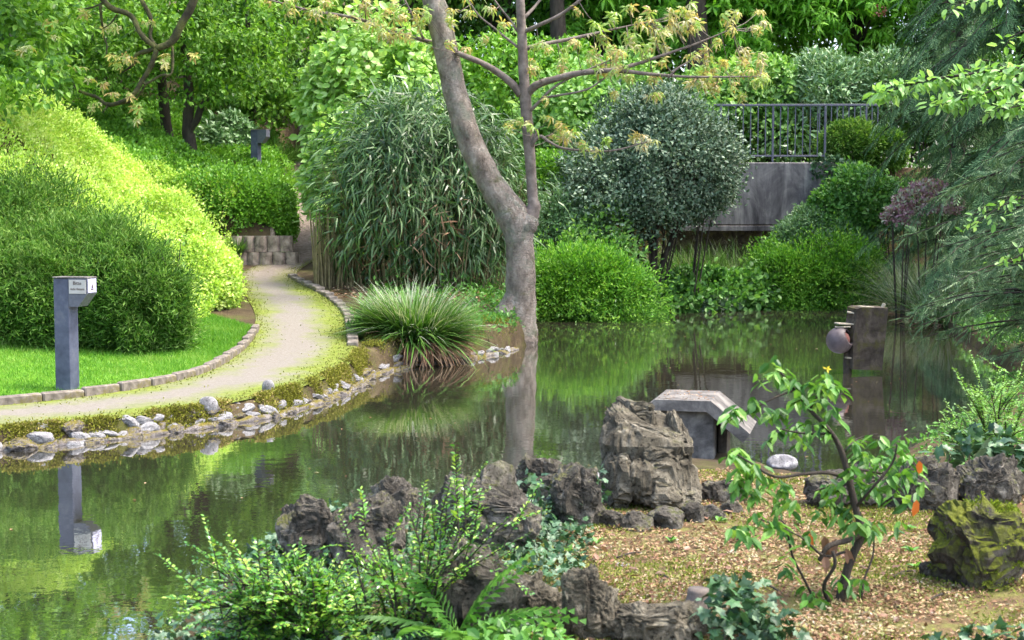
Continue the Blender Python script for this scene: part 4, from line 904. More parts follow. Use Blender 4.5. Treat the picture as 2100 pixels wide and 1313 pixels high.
protos = [forest_proto('chestnut_tree', 'x', 'tree', 13, 1.2, 2.7, M_chest, DROOPY, .24, .24, 520, 26, 201, 'chestnut trees behind the railing', True),
          forest_proto('forest_tree', 'x', 'tree', 14, .6, 2.8, M_tree2, OVAL, .17, .10, 460, 46, 202, 'dense trees behind the garden'),
          forest_proto('forest_tree', 'x', 'tree', 13, 1.0, 2.6, M_tree1, OVAL, .15, .09, 460, 46, 203, 'dense trees behind the garden'),
          forest_proto('forest_tree', 'x', 'tree', 17, .4, 3.4, M_tree2, OVAL, .22, .13, 520, 44, 204, 'dense trees behind the garden')]
LB = ['chestnut tree with pink blossom behind the railing hedge', 'dark dense broadleaf tree in the wood behind the garden', 'mid green broadleaf tree in the wood behind the garden', 'tall dark broadleaf tree at the back of the wood']
used = set(); rr = random.Random(12)
def plant(k, x, y, s=1.0):
    o = protos[k] if k not in used else copy_tree(protos[k]); used.add(k)
    o.location = (x, y, tz(x, y)); o.rotation_euler.z = rr.uniform(0, 6.28); o.scale = (s, s, s * rr.uniform(.92, 1.1)); o['label'] = LB[k]
for k, x, y, s in ((0, 2.6, 38.5, 1), (0, 6.1, 38.2, .95), (0, 9.2, 38.8, 1), (0, 12.6, 38.0, 1), (0, 4.4, 42.0, 1.05), (2, -2.8, 37.5, 1), (1, -.3, 39.0, 1), (1, -6.2, 39.5, 1), (2, -9.2, 37.0, 1), (1, -12.2, 36.5, 1), (2, -15.2, 35.0, 1),
                   (1, -18.5, 33.5, 1), (1, 16, 38, 1), (2, 19.5, 37, 1), (3, -20, 42, 1), (3, -14, 44, 1), (3, -9, 45, 1), (3, -4, 46, 1), (3, 1, 46, 1), (3, 6, 46.5, 1), (3, 11, 46, 1), (3, 16, 45, 1), (3, 22, 43, 1), (1, -22, 36, 1.1), (3, -26, 38, 1), (3, 26, 38, 1)):
    plant(k, x, y, s)

# trees on the left terrace
def left_tree(label, stems, crowns, seed, mat, L, W, tpl=OVAL, bark=None, lm=1.0, name='small_tree'):
    b = stems[0][0][0]; e = empty(name, (b[0], b[1], tz(b[0], b[1])), label, 'tree')
    mb = MB()
    for pts, rad in stems: mb.tube(pts, rad, 8, 4, .18, seed)
    mb.build('trunk', bark or M_bark, e, True)
    lv = Leaves()
    for k, (c, rad, nc, m) in enumerate(crowns): tree_crown(lv, c, rad, int(nc * .8), m, seed + 5 * k, tpl, L, W, .36, .3, shell=.5)
    lv.build('crown', mat, e); return e
P3 = lambda l, d: [at(x, y, d) for x, y in l]
left_tree('small forked tree with a dark trunk standing above the hill behind the clipped hedge',
    [(P3([(391, 330), (388, 285), (384, 265), (388, 200), (380, 120), (372, 40)], 29.5), [.15, .14, .12, .10, .08, .05]), (P3([(386, 268), (404, 245), (415, 215), (440, 190), (462, 165)], 29.5), [.09, .075, .06, .045, .02])],
    [(at(400, 40, 29.5), (2.3, 1.6, 1.9), 170, 40), (at(480, 120, 29.2), (1.3, 1.1, 1.0), 70, 40), (at(300, 90, 29.8), (1.4, 1.2, 1.0), 60, 36), (at(420, 170, 29.0), (.9, .7, .45), 22, 34)], 301, M_tree1, .105, .06)
left_tree('small dark trunked tree left of the forked one above the hill',
    [(P3([(352, 320), (345, 280), (336, 215), (330, 130), (325, 20)], 30.2), [.13, .12, .11, .09, .05])],
    [(at(250, 20, 30.2), (2.2, 1.6, 2.0), 150, 40), (at(160, 120, 29.4), (1.5, 1.2, 1.0), 80, 40), (at(260, 200, 29.5), (.9, .7, .5), 20, 30)], 302, M_tree1, .105, .06)
left_tree('leafy dark green tree behind the far bollard lamp',
    [(P3([(520, 340), (515, 260), (512, 150), (505, 0)], 33), [.12, .1, .09, .06])],
    [(at(560, 40, 33), (2.0, 1.6, 2.4), 200, 40), (at(580, 190, 32.6), (1.1, .9, .75), 70, 38), (at(500, 190, 33), (.9, .9, .8), 45, 38)], 303, M_tree1, .12, .07)
left_tree('leafy tree at the upper left behind the crest of the hill',
    [([A(-10.6, 26.0, 4.5), A(-10.5, 26, 6), A(-10.2, 26, 8), A(-10, 26, 10)], [.15, .13, .1, .05])],
    [(A(-9.9, 26, 6.9), (2.0, 1.6, 1.8), 190, 40), (A(-8.6, 26.2, 5.9), (1.0, .9, .8), 50, 36), (A(-10.6, 24.5, 5.2), (1.3, 1.0, .8), 70, 36)], 304, M_tree1, .11, .065)

def branch_pts(l, d0): return [at(x, y, d0 + dd) for x, y, dd in l]
def twig_leaves(lv, pts, step, m, R, seed, tpl, L, W, droop=.5):
    Q = resample(np.array(pts), max(2, int(np.linalg.norm(np.diff(np.array(pts), axis=0), axis=1).sum() / step)))
    clumps(lv, tpl, Q[1:], R, m, seed, L, W, droop, .5)
# mossy overhanging tree at the upper left
g = A(-10.3, 20.5, 0); g[2] = tz(g[0], g[1]); e = empty('mossy_tree', g, 'old mossy tree whose crooked branches hang over the top of the hill', 'tree')
mb = MB(); d0 = 19.5
mb.tube([g + A(0, 0, -.2), g + A(.3, -.2, 2), g + A(1.2, -.5, 4.0), at(120, -330, d0), at(320, -280, d0), at(410, -120, d0), at(400, -10, d0), at(372, 50, d0), at(352, 86, d0), at(322, 100, d0)], [.24, .2, .17, .14, .11, .075, .06, .055, .05, .045], 9, 5, .2, 4)
mb.tube([at(120, -330, d0), at(170, -100, d0), at(215, 5, d0), at(268, 32, d0 + .1), at(290, 72, d0), at(322, 100, d0)], [.10, .05, .04, .035, .035, .03], 8, 5, .2, 5)
for l, rd in (([(322, 100, 0), (280, 112, .1), (276, 130, .1), (250, 150, .2)], [.035, .03, .022, .01]), ([(322, 100, 0), (308, 140, 0), (292, 165, 0), (268, 200, .0), (222, 215, .1), (200, 200, .2), (160, 185, .3), (145, 160, .3)], [.04, .036, .034, .03, .032, .025, .018, .008]),
              ([(292, 165, 0), (300, 172, 0), (330, 155, 0), (352, 150, 0), (354, 95, .1)], [.02, .02, .018, .018, .022]), ([(300, 172, 0), (275, 205, .1), (225, 218, .1)], [.018, .015, .01]), ([(290, 0, .1), (310, 40, .1), (308, 75, .05), (322, 100, 0)], [.03, .028, .026, .025]),
              ([(222, 215, .1), (210, 232, 0)], [.014, .005]), ([(150, 180, .3), (125, 195, .4), (115, 205, .4)], [.012, .009, .004]), ([(205, 10, 0), (212, 70, .2), (219, 95, .2), (216, 130, .2)], [.02, .014, .011, .004]), ([(160, 20, .2), (190, 15, .2), (215, 5, 0)], [.008, .014, .02]), ([(240, 30, .1), (225, 50, .1), (205, 62, .2)], [.014, .01, .004])):
    mb.tube(branch_pts(l, d0), rd, 7, 5, .3, len(l))
mb.build('trunk', M_mossbark, e, True)
lv = Leaves(); clumps(lv, PALM, branch_pts([(230, 112, .1), (252, 118, .1), (262, 120, 0), (345, 112, 0), (338, 130, 0), (142, 135, .3), (158, 140, .3), (120, 142, .3), (186, 165, .3), (212, 172, .2), (232, 192, .1), (268, 200, 0), (280, 218, 0), (285, 245, 0), (200, 215, .1), (190, 222, .1), (400, 112, .1), (105, 45, .3), (212, 55, .2), (236, 55, .2), (55, 98, .4), (40, 105, .4), (175, 28, .2), (305, 45, 0), (110, 75, .3), (240, 135, .1)], d0), .09, 6, 71, .10, .09, .6)
lv.build('young_leaves', M_bronze, e)
lv = Leaves(); tree_crown(lv, at(60, 40, 20.5), (.9, .8, .7), 40, 22, 72, OVAL, .13, .08, .3); tree_crown(lv, at(130, -330, 20), (2.6, 1.6, 1.3), 120, 30, 73, OVAL, .13, .08, .45); tree_crown(lv, at(20, 120, 20.5), (.6, .6, .45), 22, 16, 74, OVAL, .12, .075, .3); tree_crown(lv, at(30, 185, 19.0), (.75, .5, .35), 26, 12, 75, OVAL, .11, .065, .3); tree_crown(lv, at(110, 150, 19.5), (.6, .5, .35), 18, 12, 76, OVAL, .11, .065, .3)
lv.build('crown', M_tree1, e)

# the leaning tree at the water
d0 = 21.3; e = empty('leaning_tree', at(1062, 690, d0), 'leaning forked tree with grey bark and young bronze leaves at the water', 'tree')
S = lambda l: [at(x, y, d0 + dd) for x, y, dd in l]
mb = MB(); q = mpp(d0)
mb.tube(S([(1058, 715, 0), (1062, 690, 0), (1066, 650, 0), (1068, 600, 0), (1067, 540, 0), (1064, 485, 0), (1050, 440, 0), (1018, 395, 0), (985, 335, 0), (958, 275, 0), (936, 200, 0), (920, 130, 0), (905, 60, 0), (884, -15, .0), (850, -130, .1), (820, -270, .2), (780, -420, .3)]),
        [46 * q, 41 * q, 34 * q, 31 * q, 30 * q, 31 * q, 33 * q, 29 * q, 26 * q, 26 * q, 25 * q, 25 * q, 25 * q, 23 * q, 20 * q, 15 * q, 8 * q], 18, 5, .10, 7)
mb.tube(S([(1062, 600, 0), (1040, 645, -.05), (1018, 680, -.1), (996, 712, -.1)]), [22 * q, 27 * q, 24 * q, 14 * q], 12, 4, .15, 9)
mb.tube(S([(1078, 655, 0), (1088, 680, -.05), (1090, 705, -.05)]), [20 * q, 16 * q, 10 * q], 10, 4, .15, 10)
mb.tube(S([(1046, 470, 0), (1066, 462, -.03), (1086, 455, -.03), (1098, 446, 0)]), [20 * q, 29 * q, 25 * q, 10 * q], 14, 5, .2, 21)
mb.build('trunk', M_trunk, e, True)
mb = MB()
mb.tube(S([(1066, 470, 0), (1082, 452, -.02), (1094, 430, -.02), (1092, 400, 0), (1086, 310, 0), (1078, 215, 0), (1072, 110, 0), (1067, 0, 0), (1060, -160, .1), (1050, -330, .2)]), [22 * q, 20 * q, 14 * q, 11 * q, 11 * q, 12 * q, 10 * q, 9 * q, 7 * q, 3 * q], 12, 5, .12, 12)
tw = [([(1068, 195, 0), (1050, 172, 0), (1020, 148, 0), (985, 128, -.1), (945, 112, -.2), (900, 92, .3), (840, 75, .4), (790, 62, .4), (740, 40, .4), (690, 30, .4), (630, 20, .4), (545, -2, .4)], [9, 8, 7, 6, 5.5, 5, 4.5, 4, 3.5, 3, 2.5, 1.5]),
      ([(1082, 192, 0), (1100, 175, -.1), (1140, 162, -.2), (1190, 150, -.3), (1260, 145, -.4), (1330, 152, -.4), (1420, 158, -.5), (1560, 157, -.5)], [9, 8, 7, 6, 5, 3.5, 2.5, 1]),
      ([(1260, 145, -.4), (1310, 130, -.3), (1370, 110, -.3), (1440, 85, -.2), (1500, 60, -.2)], [5, 3.5, 3, 2, 1]), ([(1078, 100, 0), (1110, 92, .1), (1180, 78, .2), (1250, 62, .3), (1330, 45, .3)], [5, 4.5, 3.5, 2.5, 1]),
      ([(1076, 65, 0), (1105, 52, -.2), (1150, 30, -.3), (1190, 0, -.4), (1230, -40, -.4)], [5, 4, 3.5, 3, 2]), ([(1082, 232, 0), (1100, 215, -.1), (1135, 180, -.2), (1190, 150, -.2), (1260, 120, -.2)], [4, 3.5, 2.5, 2, 1]),
      ([(1088, 310, 0), (1095, 290, -.1), (1110, 280, -.1), (1125, 290, -.2), (1160, 305, -.2), (1250, 310, -.3), (1330, 290, -.3)], [5, 4, 3.5, 3, 2.5, 2, 1]), ([(1088, 300, 0), (1095, 285, -.1), (1102, 265, -.1)], [5, 4, 2.5]),
      ([(1066, 100, 0), (1040, 80, .1), (1010, 55, .1), (980, 30, .1), (955, -10, .1)], [3, 2.5, 2, 2, 1]), ([(1062, 65, 0), (1045, 40, 0), (1025, 15, 0), (1000, -20, 0)], [3, 2.5, 2, 1]), ([(1076, 36, 0), (1100, 10, .2), (1130, -30, .2)], [4, 3, 2]),
      ([(868, 80, .3), (850, 40, .3), (830, 0, .3), (800, -60, .3)], [3, 2.5, 2, 1]), ([(1370, 160, -.5), (1390, 140, -.5), (1430, 118, -.5)], [2.5, 2, 1]), ([(1240, 160, -.3), (1200, 185, -.3), (1120, 200, -.2)], [1.5, 2, 2.5])]
for l, rd in tw: mb.tube(S(l), [x * q for x in rd], 7, 4, .12, len(l))
lv = Leaves()
for k, (l, rd) in enumerate(tw):
    if k in (7,): continue
    l2 = l[len(l) // 3:]
    twig_leaves(lv, S(l2), .55, 3, .12, 400 + k, DROOPY, .11, .10, .5)
rb = random.Random(4); cl = []
for x0, x1, y0, y1, n in ((570, 690, -5, 40, 10), (740, 880, 0, 80, 26), (880, 1060, 0, 100, 12), (1090, 1280, 10, 150, 22), (1200, 1380, 40, 160, 24), (1290, 1420, 0, 70, 16), (1400, 1580, 20, 170, 30), (1240, 1560, 150, 200, 10), (1090, 1160, 240, 265, 4), (1130, 1220, 265, 300, 5), (1220, 1330, 270, 300, 4), (1040, 1070, 245, 262, 3), (1420, 1560, 120, 170, 8)):
    for _ in range(n): cl.append((rb.uniform(x0, x1), rb.uniform(y0, y1), rb.uniform(-.6, .5)))
C = S(cl); clumps(lv, DROOPY, C, .09, 5, 450, .115, .10, .6)
lv.build('young_leaves', M_bronze, e)
nodes = np.array([p for l, _ in tw for p in resample(np.array(S(l)), 24)])
for c in C:
    j = np.argmin(((nodes - c) ** 2).sum(1)); mb.tube([nodes[j], (nodes[j] + c) / 2 + A(0, 0, -.04), c], [.007, .005, .003], 5, 2)
mb.build('limb', M_limb, e, True)

# ------------------------------------------------------------------ conifers and hazel at the right
def conifer(label, base, h, z0, R, nb, mat, seed, a0=0, a1=6.28, L=.42, step=.16, droop=.5, tr=.2, tpl=SPRAY, curve=1.0, loose=.25):
    r = np.random.default_rng(seed); base = A(*base); e = empty('conifer', base, label, 'conifer'); lv = Leaves(); mb = MB()
    mb.tube([base + A(0, 0, -.3), base + A(.05, 0, h * .5), base + A(0, 0, h)], [tr, tr * .65, .02], 10, 4, .1, seed)
    PP, DD, NN, LL = [], [], [], []
    for k in range(nb):
        t = (k + r.random()) / nb; z = z0 + (h - z0) * t; ln = R * (1 - t) ** .75 * r.uniform(.7, 1.12) * (.75 + .25 * min(1, t * 5)) + .2; a = r.uniform(a0, a1)
        o = A(math.cos(a), math.sin(a), 0); s = np.linspace(0, 1, 9)[:, None]; side = A(-o[1], o[0], 0)
        pts = base + A(0, 0, z) + o * s * ln + A(0, 0, 1) * (.30 * s * ln - curve * droop * s ** 2 * ln) + side * ((.10 + loose * .3) * np.sin(s * 5 + k) * ln * s)
        mb.tube(pts[::2], np.linspace(.02, .004, 5) * (.6 + ln * .2), 5, 2)
        n = int(ln / step); u = (np.arange(n) + r.random(n)) / n * .85 + .15
        for q_ in u:
            j = q_ * 8; i = min(int(j), 7); p = pts[i] + (pts[i + 1] - pts[i]) * (j - i); tn = nrm(pts[i + 1] - pts[i])
            for sg in (-1, 1, 0):
                PP.append(p); dd = nrm(tn * .8 + side * sg * r.uniform(.5, 1.0) + A(0, 0, -.15 - .45 * r.random()) + loose * r.normal(size=3)); DD.append(dd); NN.append(A(0, 0, .7) + o * .8 + .4 * r.normal(size=3)); LL.append(L * r.uniform(.6, 1.2) * (1.1 - .4 * q_))
    lv.add(tpl, np.array(PP), np.array(DD), np.array(NN), np.array(LL), np.array(LL)); lv.build('foliage', mat, e); mb.build('trunk', M_bark, e, True)
    return e
def gz(x, y): return (x, y, tz(x, y))
conifer('tall dark blue green conifer at the right behind the hazel branch', gz(9.7, 25), 15, 1.0, 3.5, 210, M_hem, 501, L=.55, step=.15, droop=.75)
conifer('dark drooping conifer right of the dark clipped yew', gz(9.2, 29.6), 9, .6, 2.3, 110, M_hem, 502, L=.5, step=.16, droop=.8)
conifer('feathery grey green conifer leaning over the pond at the right edge', gz(7.6, 17.0), 5.2, .35, 3.1, 95, M_hemfresh, 503, a0=1.9, a1=4.6, L=.30, step=.12, droop=.4, loose=.45)
conifer('lower feathery conifer with branches almost touching the water at the right', gz(6.3, 14.6), 2.6, .3, 2.1, 60, M_hemfresh, 504, a0=1.8, a1=4.5, L=.26, step=.11, droop=.35, loose=.45)
g = A(5.9, 13.2, 0); g[2] = tz(5.9, 13.2); e = empty('hazel_tree', g, 'hazel reaching in from the right with pale green leaves before the dark conifer', 'tree'); d0 = 13.2
mb = MB(); mb.tube([g + A(0, 0, -.2), g + A(.05, 0, 1.2), g + A(-.1, .0, 2.4), at(2250, 90, d0), at(2100, 138, d0), at(1990, 152, d0), at(1900, 165, d0), at(1815, 190, d0)], [.09, .08, .06, .04, .018, .013, .009, .004], 8, 5, .1, 3)
HB = [[(2100, 138, 0), (2060, 175, -.2), (1990, 200, -.3), (1920, 215, -.3)], [(2250, 90, 0), (2180, 190, -.3), (2100, 215, -.4), (2050, 225, -.4)], [(2250, 90, 0), (2150, 20, -.2), (2070, -10, -.2), (2000, 0, -.2), (1940, 20, -.2)], [(2250, 90, 0), (2140, 60, .2), (2085, 70, .2), (2060, 95, .2)]]
HB.append([(2250, 90, 0), (2260, 300, .3), (2150, 385, .4), (2060, 420, .4), (1985, 470, .4)]); HB.append([(2260, 300, .3), (2170, 470, .4), (2100, 520, .4), (2040, 545, .4)])
for l in HB: mb.tube(branch_pts(l, d0), [.014, .010, .007, .003], 6, 4)
mb.build('trunk', M_bark, e, True); lv = Leaves(); r = np.random.default_rng(8)
for k, l in enumerate([[(2100, 138, 0), (1990, 155, 0), (1900, 168, 0), (1800, 195, 0)]] + HB[:2]): twig_leaves(lv, branch_pts(l, d0), .055, 11, .13, 600 + k, OVAL, .095, .055, .35)
twig_leaves(lv, branch_pts(HB[2], d0), .07, 3, .09, 610, OVAL, .08, .045, .35); twig_leaves(lv, branch_pts(HB[3], d0), .07, 4, .08, 611, OVAL, .08, .045, .35)
for l in HB[4:]: twig_leaves(lv, branch_pts(l[1:], d0), .08, 6, .14, 620, OVAL, .075, .042, .35)
lv.build('foliage', M_hazel, e)
# pale tangled reeds on the right bank
for k, (px, py, d, hh) in enumerate(((1860, 600, 28.6, 1.2), (1900, 620, 26.8, 1.2), (1940, 640, 25.4, 1.1), (1830, 590, 30.2, 1.0))):
    p = at(px, py, d); p[2] = max(tz(p[0], p[1]), .12); tussock('reed_clump', 'pale tangled reed clump on the right bank by the purple shrub', 'reeds', p, .35, hh, 260, 80 + k, M_sedge, 420, 330, 1.2, .02, 'reeds on the right bank')

# ------------------------------------------------------------------ foreground plants
def sprig_shrub(label, base, tips, seed, mat, n_side, L, W, name='honeysuckle_shrub', thick=.006):
    r = np.random.default_rng(seed); base = A(*base); e = empty(name, base, label, 'shrub'); lv = Leaves(); mb = MB()
    def stem(a, b, arch, rad, depth):
        m_ = (a + b) / 2 + A(0, 0, arch) ; pts = np.array([a * (1 - t) ** 2 + 2 * m_ * t * (1 - t) + b * t * t for t in np.linspace(0, 1, 12)])
        mb.tube(pts[::3].tolist() + [pts[-1]], np.linspace(rad, rad * .3, 5), 5, 2)
        ln = np.linalg.norm(np.diff(pts, axis=0), axis=1).sum(); k = int(ln / .0085); Q = resample(pts, k + 2)[int(k * (.18 if depth else .3)):]; tn = nrm(np.gradient(Q, axis=0)); k = len(Q)
        sd = nrm(np.cross(tn, A(0, 0, 1))); sg = np.where(np.arange(k) % 2 == 0, 1, -1)[:, None]
        tp = np.linspace(1, .6, k)
        lv.add(OVAL, Q, tn * .55 + sd * sg + .25 * r.normal(size=(k, 3)) + A(0, 0, .15), A(0, 0, 1) + .35 * r.normal(size=(k, 3)), L * tp * r.uniform(.75, 1.2, k), W * tp)
        if depth:
            for _ in range(n_side):
                i = r.integers(3, 10); o = pts[i]; d_ = nrm((pts[-1] - pts[0]) + .6 * np.linalg.norm(pts[-1] - pts[0]) * r.normal(size=3)); l2 = ln * r.uniform(.18, .42)
                stem(o, o + d_ * l2 + A(0, 0, .02), .02, rad * .5, depth - 1)
    for t in tips: stem(base + A(*(r.normal(size=3) * A(.06, .06, 0))), A(*t), .10 * r.uniform(.4, 1.4), thick, 1)
    lv.build('foliage', mat, e); mb.build('stem', M_bark, e); return e
d0 = 5.5; tb = lambda l, d: [at(x, y, d + rr.uniform(-.3, .25)) for x, y in l]
rr = random.Random(31)
RS = 1
b = at(640, 1345, 5.35); b[2] = max(tz(b[0], b[1]), .2) 
sprig_shrub('low spreading honeysuckle shrub with glossy leaves at the bottom over the water', b,
    tb([(372, 1238), (400, 1183), (440, 1198), (420, 1278), (470, 1228), (500, 1168), (520, 1218), (560, 1208), (540, 1268), (590, 1178), (620, 1228), (600, 1288), (650, 1188), (680, 1238), (660, 1298), (720, 1208), (700, 1278), (760, 1248), (740, 1308), (470, 1298), (440, 1338), (520, 1338), (580, 1338), (800, 1288), (780, 1338), (640, 1188), (700, 1198), (840, 1318), (500, 1258), (610, 1248), (560, 1298), (680, 1328), (450, 1248), (760, 1198), (730, 1338), (830, 1248)], 5.3), 91, M_lon, 14, .034, .020)
b = at(850, 1290, 5.3); b[2] = max(tz(b[0], b[1]), .2)
sprig_shrub('upright honeysuckle shrub with long arching sprigs before the dark rocks', b,
    tb([(695, 1050), (735, 1075), (790, 1100), (835, 1040), (875, 1010), (925, 985), (955, 985), (945, 1045), (980, 1055), (1010, 1075), (1045, 1060), (1085, 1095), (1060, 1125), (1010, 1115), (950, 1115), (850, 1100), (780, 1150), (820, 1150), (860, 1150), (920, 1150), (800, 1190), (760, 1190), (730, 1150), (900, 1190), (980, 1160)], 5.3), 92, M_lon, 3, .032, .018)
def rosette(name, label, cat, base, n, seed, tpl, L, W, mat, el=(.3, 1.2), group=None):
    r = np.random.default_rng(seed); e = empty(name, base, label, cat, group); a = r.uniform(0, 6.28, n); t = r.uniform(*el, n)
    D = np.c_[np.cos(a) * np.cos(t), np.sin(a) * np.cos(t), np.sin(t)]; Nn = np.c_[-np.cos(a) * np.sin(t), -np.sin(a) * np.sin(t), np.cos(t)]
    Leaves().add(tpl, np.repeat(A(*base)[None], n, 0), D, Nn, L * r.uniform(.75, 1.15, n), W).build('fronds', mat, e); return e
b = on_ground(940, 1318); rosette('fern', 'small fern with upright fronds in front of the black shaded rock', 'fern', b + A(0, -.1, .06), 12, 93, FERN, .40, .34, M_lush)
e = empty('leafy_weed', on_ground(1070, 1325), 'leafy weed patch at the bottom edge below the flat faced block', 'plant'); lv = Leaves()
clumps(lv, OVAL, [at(x, y, 4.9 + rr.uniform(-.15, .1)) for x, y in ((1000, 1286), (1030, 1301), (1060, 1281), (1085, 1306), (1110, 1291), (1140, 1306), (1050, 1326), (1100, 1326), (1010, 1321), (1150, 1326), (960, 1316), (930, 1306))], .06, 16, 94, .045, .03, .2, .4); lv.build('foliage', M_lush, e)
def ivy_bush(label, spots, d, seed, R=.09, m=22, L=.045):
    e = empty('ivy', at(*spots[0], d), label, 'ivy'); lv = Leaves(); r = random.Random(seed)
    C = [at(x, y, d + r.uniform(-.12, .08)) for x, y in spots]; clumps(lv, IVY, C, R, m, seed, L, L, .1, .7); lv.build('foliage', M_ivy, e)
    mb = MB()
    for c in C[::2]: mb.tube([c + A(r.uniform(-.05, .05), .05, -.14), c + A(0, .02, -.04), c], [.004, .003, .002], 5, 2)
    mb.build('stem', M_twig, e)
ivy_bush('ivy clump with pale veined leaves at the bottom edge beside the stump', [(1500, 1225), (1480, 1215), (1530, 1215), (1550, 1235), (1505, 1255), (1540, 1265), (1575, 1260), (1470, 1250), (1490, 1285), (1530, 1295), (1570, 1290), (1600, 1275), (1610, 1300), (1450, 1290), (1540, 1320), (1590, 1320)], 5.2, 95)
ivy_bush('ivy sprigs climbing between the dark rocks left of the boulder', [(1105, 1000), (1125, 1025), (1110, 1050), (1140, 1070), (1120, 1085), (1155, 1055), (1095, 985), (1165, 1085)], 7.2, 96, .07, 9, .05)
ivy_bush('short ivy trail hanging down the left side of the boulder', [(1232, 985), (1234, 1010), (1236, 1035), (1230, 1055), (1238, 965)], 7.3, 97, .035, 6, .035)
ivy_bush('ivy with grey green leaves spilling over the right bank rocks', [(1990, 905), (2020, 920), (2050, 905), (2080, 925), (2060, 945), (2030, 945), (2090, 960), (2000, 935), (2075, 980), (2105, 930), (1950, 925), (1970, 915)], 8.0, 98, .12, 18, .07)
ivy_bush('ivy leaves along the bottom right corner', [(1960, 1310), (2000, 1305), (2040, 1312), (2080, 1300), (1920, 1318), (2100, 1290)], 5.0, 99, .05, 9, .05)
b = at(2050, 950, 9.2); sprig_shrub('small leaved pale green shrub spreading above the right bank rocks', A(b[0], b[1], max(.2, tz(b[0], b[1]))),
    [at(x, y, 9.0 + rr.uniform(-.35, .3)) for x, y in ((1900, 900), (1930, 860), (1960, 830), (1975, 790), (2000, 760), (2030, 800), (2060, 770), (2090, 800), (1990, 850), (2020, 860), (2060, 850), (2100, 840), (1950, 890), (1985, 900), (2040, 900), (2080, 890), (2110, 760), (1920, 920), (2120, 880), (2010, 820), (1940, 905), (2075, 830))], 101, M_lon2 if 'M_lon2' in globals() else M_hazel, 6, .034, .018, 'small_leaved_shrub')

# the glossy leaved bush on the litter
g = on_ground(1722, 1238); d0 = g[1]; e = empty('glossy_bush', g, 'open branched bush with glossy leaves growing from the litter', 'shrub')
S2 = lambda l: [at(x, y, d0 + (dd if len(l) else 0)) for x, y, dd in l]
mb = MB(); q = mpp(d0)
BR = [([(1722, 1245, 0), (1732, 1190, 0), (1748, 1140, 0), (1768, 1095, 0), (1757, 1050, 0), (1742, 990, 0), (1727, 930, 0), (1703, 885, 0), (1665, 845, .05), (1630, 800, .05), (1600, 762, .05)], [11, 10, 9, 8, 7, 7, 6, 5, 4, 3, 2]),
      ([(1742, 985, 0), (1700, 970, -.05), (1650, 972, -.1), (1590, 978, -.15), (1540, 950, -.2), (1500, 925, -.2)], [4, 4, 3.5, 3, 2.5, 1.5]), ([(1705, 888, 0), (1680, 890, .1), (1640, 888, .15), (1600, 880, .2)], [3, 3, 2, 1.5]),
      ([(1770, 1095, 0), (1740, 1108, -.05), (1700, 1120, -.1), (1680, 1150, -.1)], [6, 6, 5.5, 4]), ([(1708, 1130, -.1), (1712, 1160, -.1), (1690, 1200, -.05), (1700, 1240, 0)], [4, 4, 4, 5]),
      ([(1765, 1240, 0), (1772, 1190, .05), (1790, 1140, .1), (1792, 1090, .1)], [2.5, 2.5, 2, 1.5]), ([(1675, 1240, 0), (1650, 1190, -.05), (1625, 1140, -.1), (1612, 1080, -.15), (1590, 1060, -.2)], [3, 2.5, 2.5, 2, 1]),
      ([(1735, 960, 0), (1775, 965, .05), (1830, 975, .1), (1880, 985, .1)], [3, 3, 2.5, 1.5]), ([(1728, 1010, 0), (1700, 1000, .1), (1660, 1010, .1)], [2.5, 2, 1.5]), ([(1755, 1040, 0), (1790, 1000, -.1), (1830, 950, -.1), (1840, 910, -.1)], [3.5, 3, 2.5, 1.5]),
      ([(1660, 842, .05), (1672, 820, 0), (1690, 790, 0), (1700, 765, 0)], [2.5, 2, 2, 1]), ([(1740, 1130, 0), (1690, 1140, -.1), (1640, 1100, -.2), (1560, 1065, -.3)], [3, 3, 2, 1.5]), ([(1630, 800, .05), (1590, 815, 0), (1540, 840, -.05), (1500, 850, -.05)], [2, 2, 2, 1]), ([(1727, 930, 0), (1760, 900, .1), (1800, 890, .1)], [2.5, 2, 1])]
for l, rd in BR: mb.tube(S2(l), [x * q for x in rd], 8, 4, .18, len(l))
mb.build('stem', M_bark, e, True)
